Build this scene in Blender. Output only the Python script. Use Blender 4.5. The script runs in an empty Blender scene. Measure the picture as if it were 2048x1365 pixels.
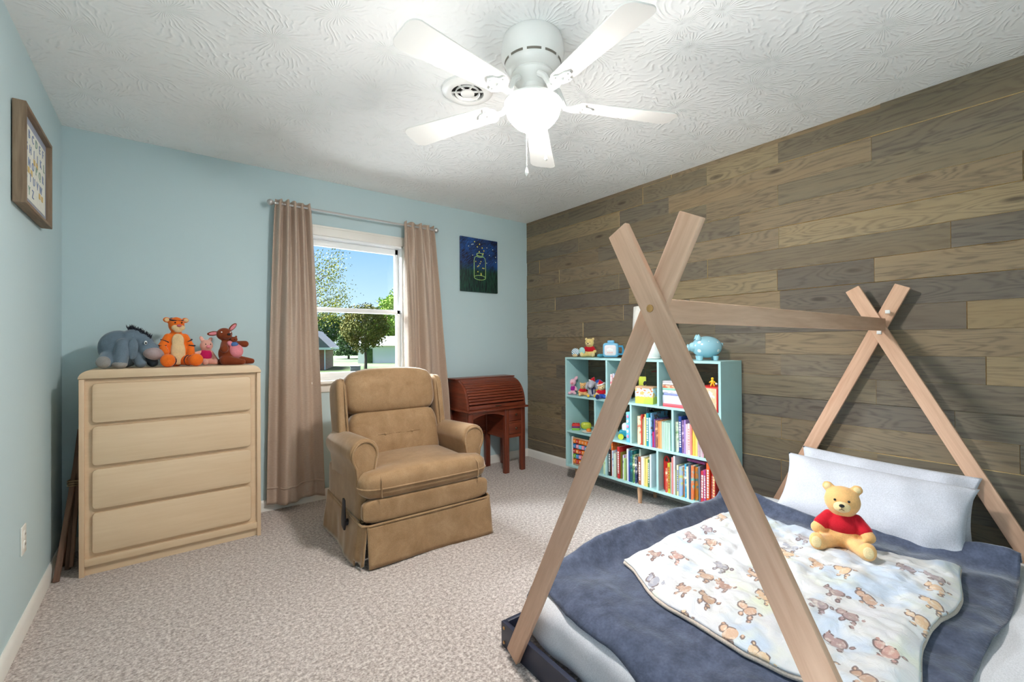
import bpy, bmesh, math, random
from mathutils import Vector, Matrix, Euler, noise

# ------------------------------------------------------------------ camera, sky, sun, exposure
scene = bpy.context.scene
C = scene.collection
R = math.radians
ROOM_W, ROOM_H = 3.462, 2.44

CAM_LOC = Vector((-2.999, -3.559, 1.1774))
YAW, PITCH, ROLL, FPX = -0.66489, 0.00569, -0.00658, 884.6
_f = Vector((-math.sin(YAW) * math.cos(PITCH), math.cos(YAW) * math.cos(PITCH), math.sin(PITCH)))
_r = Vector((math.cos(YAW), math.sin(YAW), 0))
_u = _r.cross(_f)
_r2 = _r * math.cos(ROLL) + _u * math.sin(ROLL)
_u2 = -_r * math.sin(ROLL) + _u * math.cos(ROLL)
cam = bpy.data.cameras.new('camera')
cam.sensor_width = 36
cam.lens = FPX * 36 / 2048
cam.clip_start = 0.02
cam.clip_end = 500
camo = bpy.data.objects.new('camera', cam)
C.objects.link(camo)
camo.matrix_world = Matrix((( _r2.x, _u2.x, -_f.x, CAM_LOC.x), (_r2.y, _u2.y, -_f.y, CAM_LOC.y),
                            (_r2.z, _u2.z, -_f.z, CAM_LOC.z), (0, 0, 0, 1)))
scene.camera = camo

def pix_dir(px, py):
    return _f + _r2 * ((px - 1024) / FPX) - _u2 * ((py - 682.5) / FPX)
def on_ground(px, py, z):
    d = pix_dir(px, py)
    return CAM_LOC + d * ((z - CAM_LOC.z) / d.z)

world = bpy.data.worlds.new('sky')
scene.world = world
world.use_nodes = True
wn, wl = world.node_tree.nodes, world.node_tree.links
wn.clear()
w_tc = wn.new('ShaderNodeTexCoord'); w_sep = wn.new('ShaderNodeSeparateXYZ')
w_ramp = wn.new('ShaderNodeValToRGB'); w_bg = wn.new('ShaderNodeBackground'); w_out = wn.new('ShaderNodeOutputWorld')
wl.new(w_tc.outputs['Generated'], w_sep.inputs[0]); wl.new(w_sep.outputs['Z'], w_ramp.inputs[0])
e = w_ramp.color_ramp.elements
e[0].position = 0.0; e[0].color = (0.70, 0.83, 0.98, 1)
e[1].position = 1.0; e[1].color = (0.13, 0.30, 0.78, 1)
x = e.new(0.08); x.color = (0.52, 0.73, 0.97, 1)
x = e.new(0.22); x.color = (0.25, 0.49, 0.90, 1)
w_bg.inputs['Strength'].default_value = 0.72
wl.new(w_ramp.outputs[0], w_bg.inputs['Color']); wl.new(w_bg.outputs[0], w_out.inputs[0])

sun = bpy.data.lights.new('hazy_sun', 'SUN')
sun.energy = 33.0
sun.angle = R(50)
sun.color = (0.86, 0.93, 1.0)
suno = bpy.data.objects.new('hazy_sun', sun)
C.objects.link(suno)
suno.rotation_euler = Vector((0.46, -0.66, -0.60)).to_track_quat('-Z', 'Y').to_euler()
suno.location = (-4, 8, 8)

scene.view_settings.view_transform = 'Standard'
scene.view_settings.look = 'None'
scene.view_settings.gamma = 1.0
scene.view_settings.use_curve_mapping = False
scene.view_settings.exposure = 0.92
LAMP_POWER = 215.0
scene.cycles.use_denoising = True
scene.cycles.max_bounces = 8
scene.cycles.diffuse_bounces = 5
scene.cycles.glossy_bounces = 2
scene.cycles.use_adaptive_sampling = True
scene.cycles.adaptive_threshold = 0.03
scene.cycles.transparent_max_bounces = 12
scene.cycles.sample_clamp_indirect = 6.0
scene.cycles.caustics_reflective = False
scene.cycles.caustics_refractive = False

# ------------------------------------------------------------------ colour and material helpers
def lin(c):
    return tuple((v / 12.92 if v <= 0.04045 else ((v + 0.055) / 1.055) ** 2.4) for v in c)
def rgb(r, g, b):
    return lin((r / 255, g / 255, b / 255))

MATS = {}
class NT:
    """small wrapper for node building"""
    def __init__(self, name):
        self.m = bpy.data.materials.new(name); self.m.use_nodes = True
        self.n, self.l = self.m.node_tree.nodes, self.m.node_tree.links
        self.b = self.n['Principled BSDF']
        MATS[name] = self.m
    def add(self, t, **kw):
        nd = self.n.new(t)
        for k, v in kw.items():
            if k in nd.inputs.keys(): nd.inputs[k].default_value = v
            else: setattr(nd, k, v)
        return nd
    def link(self, a, b): self.l.new(a, b)
    def coord(self, kind='Object', scale=(1, 1, 1), loc=None, rot=(0, 0, 0)):
        tc = self.add('ShaderNodeTexCoord'); mp = self.add('ShaderNodeMapping')
        mp.inputs['Scale'].default_value = scale
        mp.inputs['Rotation'].default_value = rot
        self.link(tc.outputs[kind], mp.inputs['Vector'])
        if loc is not None: mp.inputs['Location'].default_value = loc
        return mp.outputs[0]
    def noise(self, vec, scale, detail=3, rough=0.55, dist=0.0):
        nd = self.add('ShaderNodeTexNoise', Scale=scale, Detail=detail, Roughness=rough, Distortion=dist)
        self.link(vec, nd.inputs['Vector']); return nd.outputs['Fac']
    def ramp(self, fac, stops):
        nd = self.add('ShaderNodeValToRGB'); el = nd.color_ramp.elements
        el[0].position, el[1].position = stops[0][0], stops[-1][0]
        el[0].color, el[1].color = (*stops[0][1], 1), (*stops[-1][1], 1)
        for p, c in stops[1:-1]: el.new(p).color = (*c, 1)
        self.link(fac, nd.inputs[0]); return nd.outputs[0]
    def math(self, op, a, b=None, clamp=False):
        nd = self.add('ShaderNodeMath', operation=op, use_clamp=clamp)
        for i, v in enumerate((a, b)):
            if v is None: continue
            if isinstance(v, (int, float)): nd.inputs[i].default_value = v
            else: self.link(v, nd.inputs[i])
        return nd.outputs[0]
    def mix(self, fac, a, b, blend='MIX'):
        nd = self.add('ShaderNodeMix', data_type='RGBA', blend_type=blend)
        for i, v in ((0, fac), (6, a), (7, b)):
            if isinstance(v, (int, float)): nd.inputs[i].default_value = v
            elif isinstance(v, tuple): nd.inputs[i].default_value = (*v, 1)
            else: self.link(v, nd.inputs[i])
        return nd.outputs[2]
    def bump(self, h, strength=0.3, dist=0.01):
        nd = self.add('ShaderNodeBump', Strength=strength, Distance=dist)
        self.link(h, nd.inputs['Height']); self.link(nd.outputs[0], self.b.inputs['Normal'])
    def base(self, c):
        if isinstance(c, tuple): self.b.inputs['Base Color'].default_value = (*c, 1)
        else: self.link(c, self.b.inputs['Base Color'])
    def set(self, **kw):
        for k, v in kw.items():
            self.b.inputs[k.replace('_', ' ')].default_value = v
        return self

def simple(name, col, rough=0.6, metal=0.0, var=0.0, vscale=8, bump=0.0, bscale=60, sheen=0.0, coat=0.0, spec=0.5, bdist=0.004):
    t = NT(name)
    t.set(Roughness=rough, Metallic=metal)
    t.b.inputs['Specular IOR Level'].default_value = spec
    if sheen:
        t.set(Sheen_Weight=sheen, Sheen_Roughness=0.4)
    if coat: t.set(Coat_Weight=coat, Coat_Roughness=0.15)
    v = t.coord()
    if var:
        d = tuple(max(0, c * (1 - var)) for c in col); l = tuple(min(1, c * (1 + var)) for c in col)
        t.base(t.ramp(t.noise(v, vscale, 2), [(0.3, d), (0.7, l)]))
    else: t.base(col)
    if bump: t.bump(t.noise(v, bscale, 1), bump, bdist)
    return t.m

def fabric(name, col, var=0.12, sheen=0.3, bump=0.35, bscale=260, rough=0.9, vscale=9, light=None):
    t = NT(name); t.set(Roughness=rough, Sheen_Weight=sheen, Sheen_Roughness=0.35)
    t.b.inputs['Specular IOR Level'].default_value = 0.15
    v = t.coord()
    d = tuple(c * (1 - var) for c in col); l = light or tuple(min(1, c * (1 + var)) for c in col)
    f1 = t.noise(v, vscale, 4); f2 = t.noise(v, bscale, 1)
    c1 = t.ramp(f1, [(0.3, d), (0.7, l)])
    c2 = t.ramp(f2, [(0.35, (0.8, 0.8, 0.8)), (0.65, (1.1, 1.1, 1.1))])
    t.base(t.mix(0.6, c1, c2, 'MULTIPLY'))
    t.bump(f2, bump, 0.002)
    return t.m

def wood(name, dark, light, axis='X', scale=1.0, rough=0.5, coat=0.0, bump=0.1, rings=9.0, spec=0.5):
    """grain runs along axis of the object"""
    t = NT(name); t.set(Roughness=rough, Coat_Weight=coat, Coat_Roughness=0.2)
    t.b.inputs['Specular IOR Level'].default_value = spec
    s = {'X': (0.7, 9, 9), 'Y': (9, 0.7, 9), 'Z': (9, 9, 0.7)}[axis]
    v = t.coord(scale=tuple(k * scale for k in s))
    oi = t.add('ShaderNodeObjectInfo'); ad = t.add('ShaderNodeVectorMath', operation='ADD')
    t.link(v, ad.inputs[0])
    cx = t.add('ShaderNodeCombineXYZ'); r37 = t.math('MULTIPLY', oi.outputs['Random'], 37.0)
    t.link(r37, cx.inputs[0]); t.link(r37, cx.inputs[1]); t.link(r37, cx.inputs[2]); t.link(cx.outputs[0], ad.inputs[1])
    v = ad.outputs[0]
    f1 = t.noise(v, 1.2, 4, 0.6, 1.2); f2 = t.noise(v, rings, 3, 0.6, 0.5)
    fm = t.math('ADD', t.math('MULTIPLY', f1, 0.6), t.math('MULTIPLY', f2, 0.4))
    t.base(t.ramp(fm, [(0.32, dark), (0.66, light)]))
    if bump: t.bump(f2, bump, 0.002)
    return t.m

# ------------------------------------------------------------------ mesh helpers
def merge(bm, tmp, M=None):
    if M is not None: bmesh.ops.transform(tmp, matrix=M, verts=tmp.verts)
    me = bpy.data.meshes.new('tmp'); tmp.to_mesh(me); tmp.free()
    bm.from_mesh(me); bpy.data.meshes.remove(me)
def bx(bm, x0, x1, y0, y1, z0, z1, bev=0.0, seg=2, M=None):
    t = bmesh.new()
    bmesh.ops.create_cube(t, size=1, matrix=Matrix.Translation(((x0 + x1) / 2, (y0 + y1) / 2, (z0 + z1) / 2)) @ Matrix.Diagonal((abs(x1 - x0), abs(y1 - y0), abs(z1 - z0), 1)))
    if bev: bmesh.ops.bevel(t, geom=t.edges[:], offset=bev, segments=seg, profile=0.5, affect='EDGES')
    merge(bm, t, M)
def box(x0, x1, y0, y1, z0, z1, bev=0.0, seg=2, M=None):
    bm = bmesh.new(); bx(bm, x0, x1, y0, y1, z0, z1, bev, seg, M); return bm
def ball(bm, c, r, rot=None, u=20, v=12):
    if isinstance(r, (int, float)): r = (r, r, r)
    M = Matrix.Translation(c) @ (Euler(rot).to_matrix().to_4x4() if rot else Matrix()) @ Matrix.Diagonal((*r, 1))
    t = bmesh.new(); bmesh.ops.create_uvsphere(t, u_segments=u, v_segments=v, radius=1, matrix=M); merge(bm, t)
def lathe(bm, prof, seg=24, M=None, cap=True):
    t = bmesh.new(); rings = []
    for r, z in prof:
        rings.append([t.verts.new((r * math.cos(2 * math.pi * i / seg), r * math.sin(2 * math.pi * i / seg), z)) for i in range(seg)])
    for a, b in zip(rings, rings[1:]):
        for i in range(seg): t.faces.new((a[i], a[(i + 1) % seg], b[(i + 1) % seg], b[i]))
    if cap:
        t.faces.new(rings[0][::-1]); t.faces.new(rings[-1])
    bmesh.ops.recalc_face_normals(t, faces=t.faces[:])
    merge(bm, t, M)
def tube(bm, pts, r, seg=8, cap=True):
    pts = [Vector(p) for p in pts]; n = len(pts)
    rs = r if isinstance(r, (list, tuple)) else [r] * n
    t = bmesh.new(); rings = []
    ref = None
    for i, p in enumerate(pts):
        d = (pts[min(i + 1, n - 1)] - pts[max(i - 1, 0)])
        d = d.normalized() if d.length > 1e-9 else Vector((0, 0, 1))
        if ref is None: ref = d.orthogonal().normalized()
        ref = (ref - d * ref.dot(d)); ref = ref.normalized() if ref.length > 1e-6 else d.orthogonal().normalized()
        b = d.cross(ref)
        rings.append([t.verts.new(p + (ref * math.cos(2 * math.pi * k / seg) + b * math.sin(2 * math.pi * k / seg)) * rs[i]) for k in range(seg)])
    for a, b in zip(rings, rings[1:]):
        for i in range(seg): t.faces.new((a[i], a[(i + 1) % seg], b[(i + 1) % seg], b[i]))
    if cap: t.faces.new(rings[0][::-1]); t.faces.new(rings[-1])
    bmesh.ops.recalc_face_normals(t, faces=t.faces[:])
    merge(bm, t)
def prism(bm, poly, a0, a1, axis='Y', bev=0.0, M=None, seg=2):
    """extrude a 2-D outline; axis Y: poly=(x,z), axis X: poly=(y,z), axis Z: poly=(x,y)"""
    t = bmesh.new()
    mk = {'Y': lambda p, a: (p[0], a, p[1]), 'X': lambda p, a: (a, p[0], p[1]), 'Z': lambda p, a: (p[0], p[1], a)}[axis]
    A = [t.verts.new(mk(p, a0)) for p in poly]; B = [t.verts.new(mk(p, a1)) for p in poly]
    n = len(poly)
    fa = t.faces.new(A[::-1]); fb = t.faces.new(B)
    for i in range(n): t.faces.new((A[i], A[(i + 1) % n], B[(i + 1) % n], B[i]))
    bmesh.ops.recalc_face_normals(t, faces=t.faces[:])
    if bev:
        es = list({e for f in (fa, fb) for e in f.edges})
        bmesh.ops.bevel(t, geom=es, offset=bev, segments=seg, profile=0.5, affect='EDGES')
    merge(bm, t, M)
def cushion(bm, c, s, n=5.0, cuts=9, M=None, fn=None):
    """rounded puffy box (superellipsoid) of half sizes s"""
    t = bmesh.new(); bmesh.ops.create_cube(t, size=2)
    bmesh.ops.subdivide_edges(t, edges=t.edges[:], cuts=cuts, use_grid_fill=True)
    ns = n if isinstance(n, tuple) else (n, n, n)
    for v in t.verts:
        p = v.co.copy()
        k = (abs(p.x) ** ns[0] + abs(p.y) ** ns[1] + abs(p.z) ** ns[2]) ** (1 / max(ns))
        q = p / k
        if fn: q = fn(q)
        v.co = Vector((q.x * s[0], q.y * s[1], q.z * s[2]))
    bmesh.ops.recalc_face_normals(t, faces=t.faces[:])
    T = Matrix.Translation(c)
    merge(bm, t, T @ M if M is not None else T)
def grid(nu, nv, fn, thick=0.0):
    """parametric sheet; fn(u, v) -> point"""
    bm = bmesh.new()
    vs = [[bm.verts.new(fn(i / nu, j / nv)) for j in range(nv + 1)] for i in range(nu + 1)]
    for i in range(nu):
        for j in range(nv): bm.faces.new((vs[i][j], vs[i + 1][j], vs[i + 1][j + 1], vs[i][j + 1]))
    return bm

def obj(name, bm, m=None, parent=None, smooth=35, label=None):
    me = bpy.data.meshes.new(name); bm.to_mesh(me); bm.free()
    return objm(name, me, m, parent, smooth, label)
def objm(name, me, m=None, parent=None, smooth=35, label=None):
    if smooth:
        me.polygons.foreach_set('use_smooth', [True] * len(me.polygons))
        if smooth < 180: me.set_sharp_from_angle(angle=R(smooth))
    if m: me.materials.append(m if not isinstance(m, str) else MATS[m])
    o = bpy.data.objects.new(name, me); C.objects.link(o)
    if parent: o.parent = parent
    if label: o['label'] = label
    return o
def tag(o, label, cat, group=None):
    o['label'] = label; o['category'] = cat
    if group: o['group'] = group
    return o
def thing(name, label, cat, loc=(0, 0, 0), rotz=0, group=None):
    o = bpy.data.objects.new(name, None); C.objects.link(o)
    o.empty_display_size = 0.05
    o.location = loc; o.rotation_euler = (0, 0, rotz)
    return tag(o, label, cat, group)
def struct(name, bm, m, label=None, smooth=35):
    o = obj(name, bm, m, None, smooth); o['kind'] = 'structure'
    if label: o['label'] = label
    return o
def solid(o, t, offset=0, sub=0):
    md = o.modifiers.new('solid', 'SOLIDIFY'); md.thickness = t; md.offset = offset
    if sub:
        s = o.modifiers.new('sub', 'SUBSURF'); s.levels = sub; s.render_levels = sub
    return o
def blob(name, ells, m, parent, vox=0.005, it=6, label=None):
    """ellipsoids / capsules melted into one continuous soft body"""
    bm = bmesh.new()
    for e in ells:
        if e[0] == 'c':
            p0, p1, r0, r1 = Vector(e[1]), Vector(e[2]), e[3], e[4]
            n = max(3, int((p1 - p0).length / (min(r0, r1) * 0.4)) + 1)
            for i in range(n):
                k = i / (n - 1); ball(bm, p0.lerp(p1, k), r0 + (r1 - r0) * k, None, 14, 10)
        else:
            ball(bm, e[0], e[1], e[2] if len(e) > 2 else None, 18, 12)
    o = obj(name, bm, m, parent, 180, label)
    rm = o.modifiers.new('melt', 'REMESH'); rm.mode = 'VOXEL'; rm.voxel_size = vox; rm.use_smooth_shade = True
    sm = o.modifiers.new('soften', 'SMOOTH'); sm.factor = 0.5; sm.iterations = it
    return o
def fnoise(x, y, z=0.0): return noise.noise(Vector((x, y, z)))
# ------------------------------------------------------------------ room surfaces
t = NT('wall_paint'); t.set(Roughness=0.75); t.b.inputs['Specular IOR Level'].default_value = 0.3
v = t.coord()
t.base(t.ramp(t.noise(v, 1.3, 3), [(0.3, rgb(192, 212, 216)), (0.7, rgb(195, 215, 219))]))
t.bump(t.noise(v, 180, 1), 0.12, 0.002)

t = NT('ceiling_plaster'); t.set(Roughness=0.9); t.base(rgb(248, 248, 247)); t.b.inputs['Specular IOR Level'].default_value = 0.2
v = t.coord()
def brush_fans(t, v, scale, spokes, seedoff):
    nz = t.add('ShaderNodeTexNoise', Scale=5.0, Detail=1.0); t.link(v, nz.inputs['Vector'])
    vm = t.add('ShaderNodeVectorMath', operation='SCALE'); t.link(nz.outputs['Color'], vm.inputs[0]); vm.inputs['Scale'].default_value = 0.11
    va = t.add('ShaderNodeVectorMath', operation='ADD'); t.link(v, va.inputs[0]); t.link(vm.outputs[0], va.inputs[1])
    of = t.add('ShaderNodeVectorMath', operation='ADD'); t.link(va.outputs[0], of.inputs[0]); of.inputs[1].default_value = (seedoff, seedoff * 2, 0)
    vo = t.add('ShaderNodeTexVoronoi', voronoi_dimensions='2D', Scale=scale); t.link(of.outputs[0], vo.inputs['Vector'])
    df = t.add('ShaderNodeVectorMath', operation='SUBTRACT'); t.link(of.outputs[0], df.inputs[0]); t.link(vo.outputs['Position'], df.inputs[1])
    sp = t.add('ShaderNodeSeparateXYZ'); t.link(df.outputs[0], sp.inputs[0])
    ang = t.math('ARCTAN2', sp.outputs[1], sp.outputs[0])
    n2 = t.noise(of.outputs[0], 11, 1)
    a2 = t.math('ADD', t.math('MULTIPLY', ang, spokes), t.math('MULTIPLY', n2, 9.0))
    s = t.math('SINE', a2)
    n3 = t.noise(of.outputs[0], 26, 1)
    gate = t.math('MULTIPLY', t.math('SUBTRACT', n3, 0.38, True), 3.4, True)
    return t.math('MULTIPLY', t.math('POWER', t.math('ABSOLUTE', s), 5.0), gate)
f1 = brush_fans(t, v, 3.1, 17.0, 0.0)
h = f1
t.bump(h, 0.55, 0.006)

t = NT('carpet'); t.set(Roughness=1.0, Sheen_Weight=0.25, Sheen_Roughness=0.5); t.b.inputs['Specular IOR Level'].default_value = 0.05
v = t.coord()
n1 = t.noise(v, 130, 2, 0.7); n2 = t.noise(v, 62, 1, 0.6); n3 = t.noise(v, 1.6, 3)
m1 = t.math('ADD', t.math('MULTIPLY', n1, 0.55), t.math('MULTIPLY', n2, 0.45))
col = t.ramp(m1, [(0.36, rgb(120, 106, 98)), (0.48, rgb(174, 161, 154)), (0.62, rgb(226, 216, 209))])
col = t.mix(0.22, col, t.ramp(n3, [(0.35, rgb(194, 181, 172)), (0.65, rgb(214, 203, 196))]))
t.base(col)
t.bump(m1, 1.0, 0.012)

simple('white_trim', rgb(236, 233, 226), 0.45, var=0.02, bump=0.03)
simple('window_vinyl', rgb(238, 240, 240), 0.35)
simple('white_plastic', rgb(236, 234, 226), 0.35)
simple('dark_hole', rgb(30, 28, 26), 0.8)
simple('pale_pine', rgb(244, 220, 166), 0.7, var=0.08, vscale=20)

t = NT('barn_plank'); t.set(Roughness=0.62); t.b.inputs['Specular IOR Level'].default_value = 0.35
oi = t.add('ShaderNodeObjectInfo')
r = t.math('MULTIPLY', oi.outputs['Random'], 91.0)
cx = t.add('ShaderNodeCombineXYZ'); t.link(r, cx.inputs[0]); t.link(r, cx.inputs[1]); t.link(r, cx.inputs[2])
v0 = t.coord(scale=(3, 1.0, 9))
ad = t.add('ShaderNodeVectorMath', operation='ADD'); t.link(v0, ad.inputs[0]); t.link(cx.outputs[0], ad.inputs[1])
vv = ad.outputs[0]
# knots: sparse voronoi centres bend the grain
vk = t.coord(scale=(1, 2.2, 7.6)); adk = t.add('ShaderNodeVectorMath', operation='ADD'); t.link(vk, adk.inputs[0]); t.link(cx.outputs[0], adk.inputs[1])
vo = t.add('ShaderNodeTexVoronoi', Scale=1.0); t.link(adk.outputs[0], vo.inputs['Vector'])
kd = vo.outputs['Distance']
halo = t.math('MULTIPLY', t.math('SUBTRACT', 0.42, kd, True), 3.0)
grain = t.noise(vv, 1.0, 3, 0.5, 0.8)
ringv = t.math('ADD', t.math('MULTIPLY', grain, 34.0), t.math('MULTIPLY', halo, 9.0))
rings = t.math('POWER', t.math('ABSOLUTE', t.math('SINE', ringv)), 1.6)
fine = t.noise(vv, 9.0, 4, 0.65, 0.2)
blot = t.noise(vv, 0.55, 3, 0.5)
pat = t.math('ADD', t.math('MULTIPLY', rings, 0.30), t.math('MULTIPLY', fine, 0.70))
g = t.ramp(pat, [(0.28, (0.66, 0.65, 0.66)), (0.5, (0.98, 0.98, 0.98)), (0.8, (1.14, 1.12, 1.07))])
col = t.mix(1.0, oi.outputs['Color'], g, 'MULTIPLY')
col = t.mix(t.math('MULTIPLY', t.math('SUBTRACT', blot, 0.45, True), 2.2, True), col, t.mix(1.0, oi.outputs['Color'], (1.12, 1.0, 0.84), 'MULTIPLY'))
knot = t.math('MULTIPLY', t.math('SUBTRACT', 0.13, kd, True), 12.0, True)
col = t.mix(t.math('MULTIPLY', knot, 0.75), col, rgb(58, 48, 40))
t.base(col)
t.bump(pat, 0.16, 0.003)

# --- shell
HX0, HX1, HZ0, HZ1 = -2.27, -1.385, 0.90, 2.02       # window opening
bm = bmesh.new()
bx(bm, -ROOM_W - 0.1, HX0, 0, 0.14, 0, ROOM_H); bx(bm, HX1, 0.1, 0, 0.14, 0, ROOM_H)
bx(bm, HX0, HX1, 0, 0.14, 0, HZ0); bx(bm, HX0, HX1, 0, 0.14, HZ1, ROOM_H)
struct('wall_back', bm, 'wall_paint', 'pale blue painted wall around the window')
W2A, W2B, W2Z0, W2Z1 = -4.05, -2.30, 0.85, 2.08     # added fill-light window, unseen in the left wall beside the camera
bm = bmesh.new(); bx(bm, -ROOM_W - 0.1, -ROOM_W, W2B, 0, 0, ROOM_H); bx(bm, -ROOM_W - 0.1, -ROOM_W, -4.4, W2A, 0, ROOM_H)
bx(bm, -ROOM_W - 0.1, -ROOM_W, W2A, W2B, 0, W2Z0); bx(bm, -ROOM_W - 0.1, -ROOM_W, W2A, W2B, W2Z1, ROOM_H)
struct('wall_left', bm, 'wall_paint', 'pale blue painted wall beside the dresser')
struct('wall_front', box(-ROOM_W - 0.1, 0.1, -4.5, -4.4, 0, ROOM_H), 'wall_paint', 'pale blue painted wall facing the window')
struct('floor', box(-ROOM_W - 0.1, 0.1, -4.5, 0.14, -0.1, 0.0), 'carpet', 'speckled beige and grey carpet')
struct('ceiling', box(-ROOM_W - 0.1, 0.1, -4.5, 0.14, ROOM_H, ROOM_H + 0.1), 'ceiling_plaster', 'white ceiling with stamped brush texture')
wr = struct('wall_right', box(0.012, 0.1, -4.4, 0, 0, ROOM_H), 'pale_pine', 'accent wall of mixed grey brown wooden planks')

# --- planks of the accent wall, each its own piece
rng = random.Random(11)
tones = [rgb(129, 115, 95), rgb(138, 121, 97), rgb(119, 109, 94), rgb(109, 101, 91), rgb(125, 114, 95), rgb(144, 128, 101), rgb(114, 105, 91), rgb(122, 111, 93)]
joints = {18: [-1.692, -2.927], 17: [-0.62, -1.44, -1.968, -2.428], 16: [-1.205, -1.668, -2.887], 15: [-0.743, -1.965, -2.426],
          14: [-0.196, -0.974, -2.191, -3.42], 13: [-0.484, -1.28, -2.427], 12: [-1.2, -1.969, -3.189], 11: [-0.426, -1.30, -2.416, -2.894],
          10: [-1.239, -1.83, -2.429], 9: [-0.791, -2.015, -3.24], 8: [-0.307, -1.55, -2.345], 7: [-0.98, -1.7, -2.431, -3.3], 6: [-0.44, -1.45, -2.897],
          5: [-0.236, -1.2, -2.0, -3.195], 4: [-0.72, -1.6, -2.43, -3.4], 3: [-0.5, -1.5, -2.2, -2.898], 2: [-1.0, -1.9, -2.428, -3.35], 1: [-0.6, -1.4, -2.6, -3.4], 0: [-1.1, -2.2, -3.3]}
light_rows = {(17, 3): 5, (16, 2): 1, (11, 2): 5, (10, 2): 1, (13, 2): 0, (7, 2): 0, (9, 2): 3, (14, 0): 2, (12, 3): 3}
for k in range(19):
    z0 = max(0.05, 0.054 + 0.131 * k); z1 = min(ROOM_H, 0.054 + 0.131 * (k + 1))
    ys = [0.0] + sorted(joints[k], reverse=True) + [-4.4]
    gap = rng.choice([0.0006, 0.0010, 0.0018, 0.0026])
    for i, (ya, yb) in enumerate(zip(ys, ys[1:])):
        if ya - yb < 0.02: continue
        proud = rng.uniform(-0.0045, 0.0045); g2 = rng.choice([0.0004, 0.0008, 0.0012, 0.002])
        yc, zc = (ya + yb) / 2, (z0 + z1) / 2
        bmp = box(-0.006 - proud, 0.012, yb - yc + 0.0005, ya - yc - g2, z0 - zc + 0.0003, z1 - zc - gap, 0.0006, 1)
        o = obj('plank', bmp, 'barn_plank', wr); o.location = (0, yc, zc)
        o.data.materials.append(MATS['pale_pine'])            # unstained tongue-and-groove edges
        for pf in o.data.polygons:
            if abs(pf.normal.x) < 0.5: pf.material_index = 1
        c = tones[light_rows.get((k, i), rng.randrange(len(tones)))]
        f = rng.uniform(0.88, 1.06); o.color = (c[0] * f, c[1] * f, c[2] * f, 1)

# --- baseboards
def base_profile(bm, along, a0, a1, sgn, off):
    p = [(0, 0), (-0.013, 0), (-0.013, 0.058), (-0.009, 0.070), (-0.004, 0.078), (0, 0.078)]
    if along == 'X': prism(bm, [(off + q[0], q[1]) for q in p], a0, a1, 'X')
    else: prism(bm, [(off + sgn * q[0], q[1]) for q in p], a0, a1, 'Y')
bm = bmesh.new(); base_profile(bm, 'X', -ROOM_W, -0.02, 1, 0.0); struct('baseboard_back', bm, 'white_trim')
bm = bmesh.new(); base_profile(bm, 'Y', -4.4, 0, -1, -ROOM_W); struct('baseboard_left', bm, 'white_trim')
bm = bmesh.new(); base_profile(bm, 'Y', -4.4, 0, 1, -0.008); struct('baseboard_right', bm, 'white_trim')

# --- window: casing, stool, two sashes, panes
t = NT('window_glass')
tr = t.add('ShaderNodeBsdfTransparent'); gl = t.add('ShaderNodeBsdfGlossy', Roughness=0.02); fr = t.add('ShaderNodeFresnel', IOR=1.25)
mx = t.add('ShaderNodeMixShader'); t.link(fr.outputs[0], mx.inputs[0]); t.link(tr.outputs[0], mx.inputs[1]); t.link(gl.outputs[0], mx.inputs[2])
tr.inputs[0].default_value = (0.97, 0.985, 0.98, 1)
t.link(mx.outputs[0], t.n['Material Output'].inputs[0])

win = bpy.data.objects.new('window_1', None); C.objects.link(win); win.location = ((HX0 + HX1) / 2, 0, HZ0); win['kind'] = 'structure'
win['label'] = 'white double hung window between the curtains'
def wp(name, bm, m='window_vinyl', parent=win):
    bmesh.ops.translate(bm, vec=(-win.location.x, 0, -HZ0), verts=bm.verts) if parent == win else None
    return obj(name, bm, m, parent)
CW = 0.068
for a in ((HX0 - CW + 0.01, HX0 + 0.01, HZ0 - 0.0, HZ1 + CW), (HX1 - 0.01, HX1 + CW - 0.01, HZ0, HZ1 + CW)):
    bm = bmesh.new(); bx(bm, a[0], a[1], -0.016, 0, a[2], a[3], 0.004); wp('casing_side', bm, 'white_trim')
bm = bmesh.new(); bx(bm, HX0 - CW + 0.01, HX1 + CW - 0.01, -0.018, 0, HZ1 - 0.008, HZ1 + CW, 0.004); bx(bm, HX0 - CW + 0.01, HX1 + CW - 0.01, -0.022, 0, HZ1 + CW - 0.016, HZ1 + CW, 0.004); wp('casing_head', bm, 'white_trim')
bm = bmesh.new(); bx(bm, HX0 - CW - 0.02, HX1 + CW + 0.02, -0.05, 0.05, HZ0 - 0.022, HZ0 + 0.004, 0.006); wp('stool', bm, 'white_trim')
bm = bmesh.new(); bx(bm, HX0 - CW, HX1 + CW, -0.015, 0, HZ0 - 0.085, HZ0 - 0.022, 0.004); wp('apron', bm, 'white_trim')
bm = bmesh.new()
bx(bm, HX0, HX0 + 0.02, 0, 0.14, HZ0, HZ1); bx(bm, HX1 - 0.02, HX1, 0, 0.14, HZ0, HZ1); bx(bm, HX0, HX1, 0, 0.14, HZ1 - 0.022, HZ1); bx(bm, HX0, HX1, 0.03, 0.14, HZ0, HZ0 + 0.02)
wp('jamb', bm)
ZM = 1.452
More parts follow.
